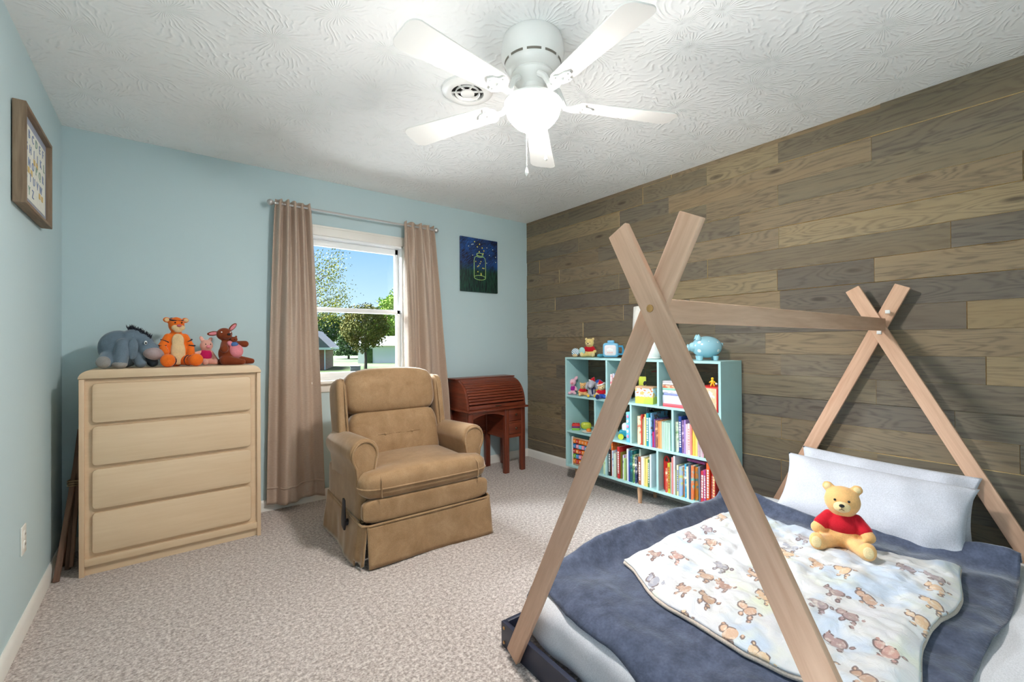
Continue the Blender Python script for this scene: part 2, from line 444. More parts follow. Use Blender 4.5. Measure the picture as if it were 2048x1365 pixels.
def sash(name, z0, z1, y0, y1, side, top, bot):
    bm = bmesh.new(); a, b = HX0 + 0.02, HX1 - 0.02
    bx(bm, a, a + side, y0, y1, z0, z1, 0.003); bx(bm, b - side, b, y0, y1, z0, z1, 0.003)
    bx(bm, a, b, y0, y1, z0, z0 + bot, 0.003); bx(bm, a, b, y0, y1, z1 - top, z1, 0.003)
    o = wp(name, bm)
    p = bmesh.new(); bx(p, a + side - 0.004, b - side + 0.004, (y0 + y1) / 2 - 0.002, (y0 + y1) / 2 + 0.002, z0 + bot - 0.004, z1 - top + 0.004)
    bmesh.ops.translate(p, vec=(-win.location.x, 0, -HZ0), verts=p.verts)
    obj('pane', p, 'window_glass', o, 0)
sash('upper_sash', ZM - 0.016, HZ1 - 0.022, 0.075, 0.105, 0.028, 0.048, 0.034)
sash('lower_sash', HZ0 + 0.02, ZM + 0.018, 0.035, 0.065, 0.028, 0.034, 0.04)

fill_win = bpy.data.objects.new('fill_window', None); C.objects.link(fill_win); fill_win.location = (-ROOM_W, (W2A + W2B) / 2, W2Z0); fill_win['kind'] = 'structure'; fill_win['label'] = 'added unseen white window in the left wall for fill light'  # invented opening that brightens the camera-facing sides
def w2(name, bm, m): bmesh.ops.translate(bm, vec=-fill_win.location, verts=bm.verts); return obj(name, bm, m, fill_win)
bm = bmesh.new()
bx(bm, -ROOM_W, -ROOM_W + 0.016, W2A - 0.07, W2A, W2Z0 - 0.02, W2Z1 + 0.07, 0.003); bx(bm, -ROOM_W, -ROOM_W + 0.016, W2B, W2B + 0.07, W2Z0 - 0.02, W2Z1 + 0.07, 0.003); bx(bm, -ROOM_W, -ROOM_W + 0.016, W2A, W2B, W2Z1, W2Z1 + 0.07, 0.003); bx(bm, -ROOM_W, -ROOM_W + 0.04, W2A - 0.08, W2B + 0.08, W2Z0 - 0.025, W2Z0, 0.003)
w2('casing', bm, 'white_trim')
bm = bmesh.new(); bx(bm, -ROOM_W - 0.07, -ROOM_W - 0.03, W2A, W2A + 0.04, W2Z0, W2Z1); bx(bm, -ROOM_W - 0.07, -ROOM_W - 0.03, W2B - 0.04, W2B, W2Z0, W2Z1); bx(bm, -ROOM_W - 0.07, -ROOM_W - 0.03, W2A, W2B, W2Z0, W2Z0 + 0.04); bx(bm, -ROOM_W - 0.07, -ROOM_W - 0.03, W2A, W2B, W2Z1 - 0.04, W2Z1); bx(bm, -ROOM_W - 0.07, -ROOM_W - 0.03, (W2A + W2B) / 2 - 0.025, (W2A + W2B) / 2 + 0.025, W2Z0, W2Z1)
w2('sash_frame', bm, 'window_vinyl')
for a, b in ((W2A + 0.04, (W2A + W2B) / 2 - 0.025), ((W2A + W2B) / 2 + 0.025, W2B - 0.04)):
    w2('pane', box(-ROOM_W - 0.052, -ROOM_W - 0.048, a, b, W2Z0 + 0.04, W2Z1 - 0.04), 'window_glass')

# ------------------------------------------------------------------ outdoors
GZ = -1.5
t = NT('lawn'); t.set(Roughness=1.0); v = t.coord()
t.base(t.ramp(t.noise(v, 0.5, 5, 0.7), [(0.3, rgb(50, 66, 26)), (0.7, rgb(74, 90, 38))])); t.bump(t.noise(v, 6, 3), 0.5, 0.1)
struct('ground_lawn', box(-90, 130, -60, 190, GZ - 0.5, GZ), 'lawn', 'mown green lawn outside the window')
simple('concrete', rgb(196, 192, 186), 0.9, var=0.06, vscale=2, bump=0.2, bscale=30)  # pale surface of the added slabs that reflect sun into the room
struct('ground_bounce_side', box(-16, -3.60, -10, 12, GZ, GZ + 0.02), 'concrete', 'added unseen pale slab beside the house bouncing sunlight indoors')  # out of view, put here to bounce neutral light through the side opening
struct('ground_bounce_back', box(-3.60, 3.0, 0.18, 12, GZ, GZ + 0.02), 'concrete', 'added unseen pale slab below the window bouncing sunlight indoors')  # hidden below the sill, added to throw sun up onto the ceiling
simple('bark', rgb(84, 70, 58), 0.9, var=0.2, bump=0.5, bscale=20)
def leafmat(name, a, b):
    t = NT(name); t.set(Roughness=0.9); t.b.inputs['Specular IOR Level'].default_value = 0.08; oi = t.add('ShaderNodeTexCoord')
    t.base(t.ramp(t.noise(oi.outputs['Object'], 2.4, 3), [(0.35, a), (0.65, b)]))
leafmat('leaf_olive', rgb(66, 74, 34), rgb(132, 122, 66)); leafmat('leaf_bright', rgb(86, 118, 42), rgb(150, 172, 78))
leafmat('leaf_dark', rgb(50, 70, 40), rgb(84, 104, 60)); leafmat('leaf_spring', rgb(112, 116, 36), rgb(150, 146, 62))
def leaves(bm, pts, size, rg):
    for p in pts:
        d = Vector((rg.gauss(0, 1), rg.gauss(0, 1), rg.gauss(0, 1))).normalized(); a = d.orthogonal().normalized(); b = d.cross(a)
        s = size * rg.uniform(0.6, 1.3)
        vs = [bm.verts.new(p + a * s), bm.verts.new(p + b * s * 0.55), bm.verts.new(p - a * s), bm.verts.new(p - b * s * 0.55)]
        bm.faces.new(vs)
def tree(name, label, px, base_py, h, w, n, lsize, leaf, trunk_h, trunk_r, seed, shape='round', dist=None, group=None):
    rg = random.Random(seed)
    if dist is None: g = on_ground(px, base_py, GZ)
    else:
        d = pix_dir(px, 690); g = CAM_LOC + d * dist; g.z = GZ
    t = thing(name, label, 'tree', g, 0, group)
    bm = bmesh.new(); tube(bm, [(0, 0, -0.1), (0.05, 0, trunk_h * 0.5), (0, 0.05, trunk_h), (0, 0, h * 0.85)], [trunk_r * 1.2, trunk_r, trunk_r * 0.8, trunk_r * 0.15], 8)
    tips = []
    for i in range(26):
        z = trunk_h + (h - trunk_h) * rg.uniform(0.0, 0.8); a = rg.uniform(0, 6.28); rr = w / 2 * rg.uniform(0.5, 0.95) * (1.0 if shape != 'cone' else max(0.12, 1.05 - z / h))
        e = Vector((math.cos(a) * rr, math.sin(a) * rr, z + (h - trunk_h) * (0.16 if shape != 'cone' else -0.04)))
        tube(bm, [(0, 0, z - 0.1), e * 0.5 + Vector((0, 0, z * 0.5 - 0.02)), e], [trunk_r * 0.35, trunk_r * 0.22, trunk_r * 0.06], 5); tips.append(e)
    obj('trunk', bm, 'bark', t)
    pts = []
    while len(pts) < n:
        if shape == 'cone':
            z = h * (0.08 + 0.92 * rg.random() ** 1.5); a = rg.uniform(0, 6.28); rr = w / 2 * max(0.03, 1.04 - z / h) * (0.35 + 0.65 * rg.random() ** 0.5) * (0.8 + 0.2 * math.sin(a * 9 + z * 7))
            pts.append(Vector((math.cos(a) * rr, math.sin(a) * rr, z)))
        elif shape == 'airy':
            e = rg.choice(tips); pts.append(e * rg.uniform(0.75, 1.02) + Vector((rg.gauss(0, 1), rg.gauss(0, 1), rg.gauss(0, 1))) * w * 0.07 + Vector((0, 0, e.z * 0.12)))
        else:
            d = Vector((rg.gauss(0, 1), rg.gauss(0, 1), rg.gauss(0, 1))).normalized(); k = rg.uniform(0.45, 1.0) ** 0.6
            lump = 0.82 + 0.3 * fnoise(d.x * 2.3 + seed, d.y * 2.3, d.z * 2.3)
            c = (h + trunk_h * 0.75) / 2
            pts.append(Vector((d.x * w / 2 * k * lump, d.y * w / 2 * k * lump, c + d.z * (h - trunk_h * 0.75) / 2 * k * lump)))
    bm = bmesh.new(); leaves(bm, pts, lsize, rg)
    o = obj('foliage', bm, leaf, t, 0); o['kind'] = 'stuff'
tree('garden_tree', 'round tree with olive and tan leaves on the lawn outside', 731, 738, 7.6, 6.2, 9000, 0.13, 'leaf_olive', 2.0, 0.16, 3)
tree('spruce_tree', 'dark spruce beside the brick house outside the window', 697, 718, 9.0, 7.5, 7000, 0.2, 'leaf_dark', 0.8, 0.2, 5, 'cone')
tree('budding_tree', 'tall airy tree with sparse spring leaves at the left of the window', 628, 722, 17.5, 14, 5200, 0.17, 'leaf_spring', 4.0, 0.22, 8, 'airy')
tree('maple_tree', 'bright green tree behind the white shed outside', 800, 716, 14.0, 12.0, 9000, 0.25, 'leaf_bright', 3.0, 0.25, 9)
tree('hedge_tree', 'mid green tree rising between the spruce and the white shed', 655, 705, 15.0, 16.0, 9000, 0.32, 'leaf_dark', 2.5, 0.3, 12)
tree('back_tree', 'pale green tree at the far end of the lawns', 745, 703, 13.0, 22.0, 8000, 0.4, 'leaf_bright', 2.0, 0.3, 14)

tree('shade_tree', 'leafy green tree in front of the brick house', 540, 752, 7.0, 5.0, 6000, 0.18, 'leaf_bright', 2.2, 0.2, 21)

t = NT('far_brick'); t.set(Roughness=0.9); v = t.coord(rot=(R(90), 0, 0))
bk = t.add('ShaderNodeTexBrick', Scale=3.0); t.link(v, bk.inputs['Vector'])
bk.inputs['Color1'].default_value = (*rgb(158, 92, 66), 1); bk.inputs['Color2'].default_value = (*rgb(136, 76, 56), 1); bk.inputs['Mortar'].default_value = (*rgb(172, 150, 132), 1)
t.base(bk.outputs['Color'])
simple('roof_shingle', rgb(112, 108, 112), 0.9, var=0.1, vscale=3)
simple('siding_white', rgb(226, 226, 222), 0.8)
simple('far_pane', rgb(120, 140, 160), 0.1)
g = on_ground(650, 740, GZ)
hs = thing('brick_house', 'red brick house with grey roof at the edge of the lawn', 'house', g, R(-22))
obj('wall', box(-9, 0, 0, 8, -0.2, 2.3), 'far_brick', hs)
bm = bmesh.new(); prism(bm, [(-9.3, 2.2), (0.6, 2.2), (0.6, 2.35), (-1.3, 4.3), (-9.3, 4.3)], -0.5, 8.5, 'Y'); obj('roof', bm, 'roof_shingle', hs)
bm = bmesh.new(); bx(bm, -9.3, 0.62, -0.54, -0.46, 2.14, 2.38); bx(bm, 0.55, 0.66, -0.5, 8.5, 2.14, 2.38); obj('gutter', bm, 'siding_white', hs)
for x_ in (-2.2, -5.0, -7.6):
    wf = obj('window', box(x_ - 0.5, x_ + 0.5, -0.06, 0.02, 0.75, 1.9), 'siding_white', hs); obj('pane', box(x_ - 0.43, x_ + 0.43, -0.07, -0.05, 0.82, 1.83), 'far_pane', hs).parent = wf
obj('downspout', box(-0.06, 0.06, -0.1, 0.0, -0.1, 2.3), 'siding_white', hs)
g = on_ground(716, 727, GZ)
sh = thing('white_shed', 'long white shed at the back of the lawn outside', 'shed', g, R(-38))
obj('wall', box(0, 9.5, 0, 5, -0.2, 2.6), 'siding_white', sh)
bm = bmesh.new(); prism(bm, [(-0.4, 2.5), (5.4, 2.5), (2.5, 3.9)], -0.4, 9.9, 'X'); obj('roof', bm, 'siding_white', sh)
obj('door', box(1.0, 2.1, -0.05, 0.02, 0, 2.1), 'leaf_dark', sh)
g = on_ground(711, 745, GZ)
ub = thing('utility_box', 'grey metal utility box standing on the lawn', 'utility box', g, R(-30))
obj('cabinet', box(-0.42, 0.42, -0.35, 0.35, -0.05, 0.55, 0.05), simple('grey_metal_box', rgb(104, 104, 106), 0.6), ub)
obj('lid', box(-0.45, 0.45, -0.38, 0.38, 0.55, 0.62, 0.03), 'grey_metal_box', ub)
# ------------------------------------------------------------------ dresser
wood('maple', rgb(212, 182, 147), rgb(222, 195, 161), 'X', 1.0, 0.42, bump=0.03, rings=6)
wood('maple_upright', rgb(210, 178, 144), rgb(222, 193, 160), 'Z', 1.0, 0.45, bump=0.03, rings=6)
DX, DW, DY = -2.94, 0.406, -0.435
dr = thing('dresser', 'pale maple dresser with four wide drawers against the blue wall', 'dresser', (DX, DY, 0))
FD = 0.415
for s in (-1, 1):
    bm = box(s * DW if s < 0 else s * DW - 0.021, s * DW + 0.021 if s < 0 else s * DW, 0, FD, 0, 1.008, 0.002); obj('side_panel', bm, 'maple_upright', dr)
prof = [(-DW - 0.003, 1.008)]
for k in range(9):
    a = math.pi - k * math.pi / 16; prof.append((-DW + 0.05 + 0.053 * math.cos(a), 1.010 + 0.045 * math.sin(a)))
for k in range(9):
    a = math.pi / 2 - k * math.pi / 16; prof.append((DW - 0.05 + 0.053 * math.cos(a), 1.010 + 0.045 * math.sin(a)))
prof.append((DW + 0.003, 1.008))
bm = bmesh.new(); prism(bm, prof, -0.004, FD, 'Y', 0.003); obj('top', bm, 'maple', dr)
obj('back_panel', box(-DW + 0.02, DW - 0.02, FD - 0.012, FD - 0.004, 0.02, 1.005), 'maple', dr)
obj('face_frame', box(-DW + 0.021, DW - 0.021, 0.018, 0.034, 0.085, 1.006), 'maple', dr)
obj('bottom_rail', box(-DW + 0.021, DW - 0.021, -0.001, 0.03, 0.050, 0.088, 0.003), 'maple', dr)
obj('kick_board', box(-DW + 0.021, DW - 0.021, 0.02, 0.034, 0.0, 0.052), 'maple', dr)
for z0, z1 in ((0.781, 0.985), (0.560, 0.763), (0.336, 0.541), (0.108, 0.318)):
    bm = bmesh.new(); x0, x1, rr = -0.356, 0.354, 0.02
    pl = []
    for cx_, cz_, a0 in ((x1 - rr, z1 - rr, 0), (x0 + rr, z1 - rr, 90), (x0 + rr, z0 + rr, 180), (x1 - rr, z0 + rr, 270)):
        for k in range(6): a = R(a0 + k * 18); pl.append((cx_ + rr * math.cos(a), cz_ + rr * math.sin(a)))
    prism(bm, pl, -0.002, 0.018, 'Y', 0.005, None, 2); obj('drawer', bm, 'maple', dr)

# ------------------------------------------------------------------ bundle of poles behind the dresser
wood('weathered_stick', rgb(84, 60, 48), rgb(132, 98, 78), 'Z', 1.0, 0.8)
pb = thing('pole_bundle', 'bundle of brown wooden poles tied with twine between dresser and wall', 'poles', (-3.40, -0.30, 0))
for a, b, r in (((-0.030, -0.11, 0.0), (0.036, 0.20, 0.74), 0.011), ((-0.006, 0.03, 0.0), (0.034, 0.17, 0.76), 0.010), ((-0.034, 0.10, 0.0), (0.030, 0.15, 0.72), 0.010), ((0.012, 0.0, 0.02), (0.038, 0.13, 0.70), 0.008)):
    d = Vector(b) - Vector(a); bm = bmesh.new(); bx(bm, -r, r, -r * 0.8, r * 0.8, 0, d.length, 0.002, 1)
    o = obj('pole', bm, 'weathered_stick', pb); o.location = a; o.rotation_euler = d.to_track_quat('Z', 'Y').to_euler()
simple('twine', rgb(150, 124, 92), 0.9)
bm = bmesh.new()
for k in range(3):
    tube(bm, [(0.012 + 0.026 * math.cos(i * 0.6), 0.095 + 0.045 * math.sin(i * 0.6), 0.43 + k * 0.012 + 0.004 * math.sin(i)) for i in range(12)], 0.004, 6)
obj('twine', bm, 'twine', pb)

# ------------------------------------------------------------------ framed alphabet sampler on the left wall
wood('barn_frame', rgb(104, 84, 66), rgb(158, 136, 112), 'Z', 1.0, 0.75)
wood('barn_frame_rail', rgb(104, 84, 66), rgb(158, 136, 112), 'Y', 1.0, 0.75)
simple('mat_lilac', rgb(160, 166, 182), 0.9); simple('sampler_cloth', rgb(226, 226, 216), 0.95, var=0.05, vscale=90, bump=0.2, bscale=300)
fx = -ROOM_W + 0.004
fr = thing('framed_sampler', 'deep barnwood frame with alphabet sampler on the left wall', 'picture', (fx, -0.812, 1.932))
HY, HZ, TH, DP = 0.25, 0.198, 0.014, 0.038
for s in (-1, 1):
    obj('frame_stile', box(0, DP, s * HY - (TH if s > 0 else 0), s * HY + (TH if s < 0 else 0), -HZ, HZ, 0.002), 'barn_frame', fr)
    obj('frame_rail', box(0, DP, -HY + TH, HY - TH, s * HZ - (TH if s > 0 else 0), s * HZ + (TH if s < 0 else 0), 0.002), 'barn_frame_rail', fr)
obj('mat_board', box(0.012, 0.018, -HY + TH, HY - TH, -HZ + TH, HZ - TH), 'mat_lilac', fr)
sc_ = obj('sampler_cloth', box(0.018, 0.020, -0.205, 0.205, -0.150, 0.150), 'sampler_cloth', fr)
simple('thread_blue', rgb(136, 150, 178), 0.9); simple('thread_gold', rgb(206, 178, 116), 0.9); simple('thread_sage', rgb(140, 164, 150), 0.9)
def text_mesh(txt, size, ext=0.0008):
    cu = bpy.data.curves.new('txt', 'FONT'); cu.body = txt; cu.size = size; cu.extrude = ext; cu.align_x = 'CENTER'; cu.align_y = 'CENTER'; cu.resolution_u = 2
    o = bpy.data.objects.new('txt', cu); C.objects.link(o)
    dg = bpy.context.evaluated_depsgraph_get(); me = bpy.data.meshes.new_from_object(o.evaluated_get(dg))
    bpy.data.objects.remove(o); bpy.data.curves.remove(cu); return me
rg = random.Random(4)
for row, txt in enumerate(('ABCDEF', 'GHIJKL', 'MNOPQR', 'STUVW', 'XYZ')):
    for i, ch in enumerate(txt):
        me = text_mesh(ch, 0.050); o = objm('letter', me, rg.choice(['thread_blue', 'thread_blue', 'thread_sage']), sc_, 0)
        o.location = (0.0208, 0.205 - i * 0.082 - (0.02 if row % 2 else 0), 0.117 - row * 0.058)
        o.rotation_euler = (R(90), 0, R(90))
        o.scale.x = 1
        o.location.y = -(0.165 - i * 0.064 - (0.02 if row % 2 else 0)) 
for i in range(7):
    o = obj('motif', box(-0.001, 0.001, -0.014, 0.014, -0.012, 0.012, 0.0008), 'thread_gold', sc_); o.location = (0.0205, -0.16 + i * 0.05, rg.choice([-0.03, 0.03, -0.088]) + 0.0)

# ------------------------------------------------------------------ canvas with jar of fireflies
t = NT('night_paint'); t.set(Roughness=0.45); v = t.coord()
sp = t.add('ShaderNodeSeparateXYZ'); t.link(v, sp.inputs[0])
vs_ = t.coord(scale=(30, 30, 30), rot=(0, R(40), 0)); vst = t.add('ShaderNodeMapping'); vst.inputs['Scale'].default_value = (0.5, 1, 2.2); t.link(vs_, vst.inputs[0])
stroke = t.noise(vst.outputs[0], 1.6, 3, 0.6, 0.4); patch = t.noise(v, 7, 2)
sky_c = t.mix(t.math('MULTIPLY', t.math('SUBTRACT', t.math('MULTIPLY', t.math('ADD', stroke, patch), 0.5), 0.42, True), 4.5, True), rgb(24, 24, 48), rgb(38, 92, 168))
gv = t.coord(scale=(70, 1, 12)); gn = t.noise(gv, 1.0, 3, 0.6, 0.6)
gr_c = t.ramp(gn, [(0.38, rgb(16, 26, 34)), (0.62, rgb(34, 78, 62))])
t.base(t.mix(t.math('MULTIPLY', t.math('ADD', sp.outputs[2], 0.06), 14.0, True), gr_c, sky_c)); t.bump(stroke, 0.3, 0.002)
cv = thing('jar_painting', 'night painting of a glowing jar of fireflies on unframed canvas', 'painting', (-0.614, -0.001, 1.932))
obj('canvas', box(-0.214, 0.214, -0.019, 0, -0.258, 0.258, 0.003), 'night_paint', cv)
simple('paint_glow', rgb(186, 226, 132), 0.5); simple('paint_white', rgb(226, 232, 216), 0.5); simple('paint_yellow', rgb(236, 222, 96), 0.5); simple('paint_teal', rgb(150, 206, 196), 0.5)
def ring(bm, cx, cz, rx, rz, r, n=24, a0=0, a1=360):
    tube(bm, [(cx + rx * math.cos(R(a0 + (a1 - a0) * i / n)), -0.0196, cz + rz * math.sin(R(a0 + (a1 - a0) * i / n))) for i in range(n + 1)], r, 5)
bm = bmesh.new(); JX = 0.002
for s in (-1, 1):
    tube(bm, [(JX + s * 0.034, -0.0196, 0.088), (JX + s * 0.058, -0.0196, 0.074), (JX + s * 0.066, -0.0196, 0.045), (JX + s * 0.066, -0.0196, -0.11)], 0.0024, 5)
ring(bm, JX, -0.118, 0.066, 0.022, 0.0024); ring(bm, JX, 0.104, 0.036, 0.014, 0.003); ring(bm, JX, 0.090, 0.036, 0.012, 0.003, 16, 180, 360)
obj('jar_outline', bm, 'paint_glow', cv)
rg = random.Random(3)
for i in range(11):
    bm = bmesh.new(); ball(bm, (JX + rg.uniform(-0.048, 0.048), -0.0196, rg.uniform(-0.10, 0.06)), (0.0055, 0.0012, 0.006), None, 8, 6); obj('firefly', bm, 'paint_yellow', cv)
for i, p in enumerate([(-0.058, 0.222), (0.0, 0.205), (-0.026, 0.176), (0.03, 0.172), (0.05, 0.146), (-0.004, 0.132), (0.04, 0.118)]):
    bm = bmesh.new(); ball(bm, (p[0], -0.0196, p[1]), (0.006, 0.0012, 0.007), None, 8, 6); obj('firefly', bm, 'paint_yellow', cv)
for p in [(-0.125, 0.172), (-0.075, 0.196), (-0.09, 0.192), (-0.08, 0.09), (0.085, 0.18), (0.115, 0.11), (0.155, 0.17), (0.19, 0.10), (0.082, 0.03), (0.19, 0.05)]:
    bm = bmesh.new(); ball(bm, (p[0], -0.0196, p[1]), (0.0045, 0.0012, 0.005), None, 8, 6); obj('star', bm, 'paint_white', cv)

# ------------------------------------------------------------------ wall outlet
ou = thing('wall_outlet', 'white double wall outlet low on the left wall', 'outlet', (-ROOM_W, -0.885, 0.385))
obj('cover_plate', box(0, 0.006, -0.036, 0.036, -0.058, 0.058, 0.003), 'white_plastic', ou)
for s in (-1, 1):
    bm = bmesh.new(); cushion(bm, (0.006, 0, s * 0.021), (0.003, 0.017, 0.016), 4, 4); so = obj('socket', bm, 'white_plastic', ou)
    for q in (-1, 1):
        obj('slot', box(0.0085, 0.0095, q * 0.006 - 0.001, q * 0.006 + 0.001, s * 0.021 - 0.002, s * 0.021 + 0.006), 'dark_hole', so)
bm = bmesh.new(); ball(bm, (0.006, 0, 0), (0.002, 0.003, 0.003), None, 8, 6); obj('screw', bm, 'white_trim', ou)

# ------------------------------------------------------------------ curtain rod and curtains
simple('brushed_steel', rgb(196, 194, 192), 0.35, 0.7)
RZ, RY = 2.178, -0.09
rod = thing('curtain_rod', 'thin silver curtain rod with ball ends above the window', 'curtain rod', (-1.77, RY, RZ))
bm = bmesh.new(); tube(bm, [(-0.62, 0, 0), (0.62, 0, 0)], 0.008, 10); obj('rod', bm, 'brushed_steel', rod)
for s in (-1, 1):
    bm = bmesh.new()
    lathe(bm, [(0.004, 0), (0.012, 0.002), (0.012, 0.008), (0.008, 0.012), (0.014, 0.018), (0.022, 0.03), (0.022, 0.04), (0.014, 0.052), (0.004, 0.056)], 14, Matrix.Translation((s * 0.615, 0, 0)) @ Matrix.Rotation(R(90 * s), 4, 'Y'))
    obj('finial', bm, 'brushed_steel', rod)
    bm = bmesh.new(); tube(bm, [(s * 0.565, 0.086, 0.01), (s * 0.565, 0.0, 0.005), (s * 0.565, -0.01, -0.004)], 0.005, 6); bx(bm, s * 0.565 - 0.012, s * 0.565 + 0.012, 0.082, 0.09, -0.03, 0.03, 0.002); obj('bracket', bm, 'brushed_steel', rod)

t = NT('curtain_satin'); t.set(Roughness=0.42, Sheen_Weight=0.15); t.b.inputs['Specular IOR Level'].default_value = 0.35
v = t.coord(scale=(60, 60, 700)); t.base(t.ramp(t.noise(v, 1.0, 2), [(0.3, rgb(174, 152, 135)), (0.7, rgb(190, 169, 152))]))
t.bump(t.noise(t.coord(scale=(8, 8, 30)), 1.0, 3), 0.08, 0.004)
def curtain(label, x0t, x1t, x0b, x1b, zb, folds_t, folds_b, seed, xshape=0.75):
    rt = thing('curtain', label, 'curtain', ((x0t + x1t) / 2, RY, 0.0))
    ox = rt.location.x; rg = random.Random(seed); ph = rg.uniform(0, 6)
    zt = RZ + 0.03
    def f(u, v):
        z = zb + (zt - zb) * v; k = 1 - v
        w = k ** xshape
        x0 = x0t + (x0b - x0t) * w; x1 = x1t + (x1b - x1t) * w
        uu = u + 0.03 * math.sin(6.28 * u * 1.5 + seed) * k
        x = x0 + (x1 - x0) * uu
        bl = min(1, k * 2.2)
        ya = 0.028 * math.sin(2 * math.pi * folds_t * u + ph) * (1 - bl * 0.75)
        yb = (0.030 + 0.012 * k) * math.tanh(2.4 * math.sin(2 * math.pi * folds_b * u + ph * 0.7 + 0.8 * math.sin(3 * u) + 0.5 * k)) * bl
        y = ya + yb + 0.010 * fnoise(u * 6 + seed, z * 2.0) * (0.3 + k)
        pinch = math.exp(-((z - RZ) / 0.02) ** 2)
        y = y * (1 - 0.55 * pinch) + 0.0
        z2 = z
        if v > 0.995: z2 += 0.005 * math.sin(40 * u + seed)
        return (x - ox, y, z2)
    bm = grid(140, 110, f)
    o = obj('drape', bm, 'curtain_satin', rt, 180); solid(o, 0.003)
    def h(u, v):
        p = f(u, (v * 0.006 + 0.05)); return (p[0], p[1] - 0.0022, p[2])
    bm = grid(90, 1, h); o = obj('hem_stitch', bm, 'curtain_satin', rt, 180); solid(o, 0.0015)
    return rt
curtain('long taupe satin curtain hanging left of the window', -2.385, -2.152, -2.452, -2.055, 0.055, 5, 1.35, 1)
curtain('long taupe satin curtain hanging right of the window behind the recliner', -1.425, -1.148, -1.392, -0.985, 0.055, 4, 2.1, 5, 0.9)

# ------------------------------------------------------------------ ceiling fan with light
simple('slot_grey', rgb(120, 114, 104), 0.7)
simple('fan_white', rgb(238, 237, 234), 0.32, coat=0.2)
simple('fan_blade_white', rgb(236, 234, 230), 0.45)
t = NT('lamp_bowl'); t.b.inputs['Base Color'].default_value = (1, 1, 1, 1)
t.b.inputs['Emission Color'].default_value = (1.0, 0.96, 0.915, 1)
tc_ = t.add('ShaderNodeTexCoord'); sz_ = t.add('ShaderNodeSeparateXYZ'); t.link(tc_.outputs['Object'], sz_.inputs[0])   # emission graded by height so the bowl top throws less light upward
hot = t.math('MULTIPLY', t.math('ADD', sz_.outputs[2], 0.285), -1 / 0.065, True)
t.link(t.math('MULTIPLY', t.math('ADD', t.math('MULTIPLY', hot, 0.955), 0.045), LAMP_POWER), t.b.inputs['Emission Strength'])
FX, FY = -1.795, -2.175
fan = thing('ceiling_fan', 'white five blade ceiling fan with lit glass bowl', 'ceiling fan', (FX, FY, ROOM_H))
bm = bmesh.new()
lathe(bm, [(0.118, 0.0), (0.122, -0.004), (0.128, -0.03), (0.131, -0.06), (0.128, -0.085), (0.118, -0.10), (0.114, -0.118), (0.104, -0.135), (0.085, -0.145), (0.03, -0.147)], 40)
mo = obj('motor_housing', bm, 'fan_white', fan)
for k in range(10):
    a0 = R(36 * k + 2); bm = bmesh.new()
    pts = [(0.1185 * math.cos(a0 + R(28) * i / 6), 0.1185 * math.sin(a0 + R(28) * i / 6)) for i in range(7)]
    rows = [[bm.verts.new((p[0] * q, p[1] * q, z)) for p in pts] for q, z in ((0.992, -0.104), (0.978, -0.113))]
    for i in range(6): bm.faces.new((rows[0][i], rows[0][i + 1], rows[1][i + 1], rows[1][i]))
    for vtx in bm.verts: vtx.co *= 1.0; vtx.co.x *= 1.006; vtx.co.y *= 1.006
    obj('vent_slot', bm, 'slot_grey', mo)
bm = bmesh.new(); lathe(bm, [(0.085, -0.146), (0.088, -0.156), (0.080, -0.172), (0.062, -0.182), (0.046, -0.196), (0.044, -0.215)], 32); obj('flywheel', bm, 'fan_white', fan)
bm = bmesh.new(); lathe(bm, [(0.044, -0.212), (0.050, -0.220), (0.056, -0.235), (0.080, -0.248), (0.104, -0.256), (0.118, -0.262), (0.120, -0.270), (0.116, -0.272), (0.06, -0.268)], 40); obj('light_fitter', bm, 'fan_white', fan)
bm = bmesh.new(); lathe(bm, [(0.100, -0.262), (0.106, -0.268), (0.110, -0.277), (0.112, -0.287), (0.1125, -0.299), (0.106, -0.317), (0.092, -0.336), (0.074, -0.354), (0.052, -0.368), (0.028, -0.376), (0.004, -0.379)], 40); obj('glass_bowl', bm, 'lamp_bowl', fan)
for k, a in enumerate((188, 260, 332, 44, 116)):
    M = Matrix.Rotation(R(a), 4, 'Z') @ Matrix.Translation((0, 0, -0.258)) @ Matrix.Rotation(R(1.9), 4, 'Y') @ Matrix.Rotation(R(10), 4, 'X')
    out = []
    for i in range(13):
        q = i / 12; out.append((0.205 + 0.382 * q, 0.048 + 0.020 * q))
    cr = 0.038
    tip = [(0.632 - cr + cr * math.sin(R(b)), 0.069 - cr + cr * math.cos(R(b))) for b in range(0, 91, 15)]
    top = [(0.190, 0.026), (0.195, 0.040)] + out + tip
    poly = top + [(x_, -y_) for x_, y_ in reversed(top)]
    bm = bmesh.new(); prism(bm, poly, -0.003, 0.003, 'Z', 0.0012, M, 1)
    bl = obj('blade', bm, 'fan_blade_white', fan)
    bm = bmesh.new()
    tube(bm, [M @ Vector(p) for p in ((0.07, 0, 0.080), (0.105, 0, 0.052), (0.14, 0, -0.010), (0.18, 0, -0.012), (0.21, 0, -0.007))], [0.013, 0.012, 0.011, 0.013, 0.008], 8)
    irn = [(0.165, 0.012), (0.178, 0.034), (0.196, 0.046), (0.216, 0.044), (0.222, 0.028), (0.246, 0.020), (0.262, 0.0)]
    prism(bm, irn + [(x_, -y_) for x_, y_ in reversed(irn[:-1])], -0.008, -0.003, 'Z', 0.001, M, 1)
    br = obj('blade_iron', bm, 'fan_white', bl)
    for p in ((0.208, 0.03), (0.208, -0.03), (0.245, 0)):
        bm = bmesh.new(); ball(bm, M @ Vector((p[0], p[1], -0.009)), 0.0045, None, 8, 6); obj('screw', bm, 'fan_white', br)
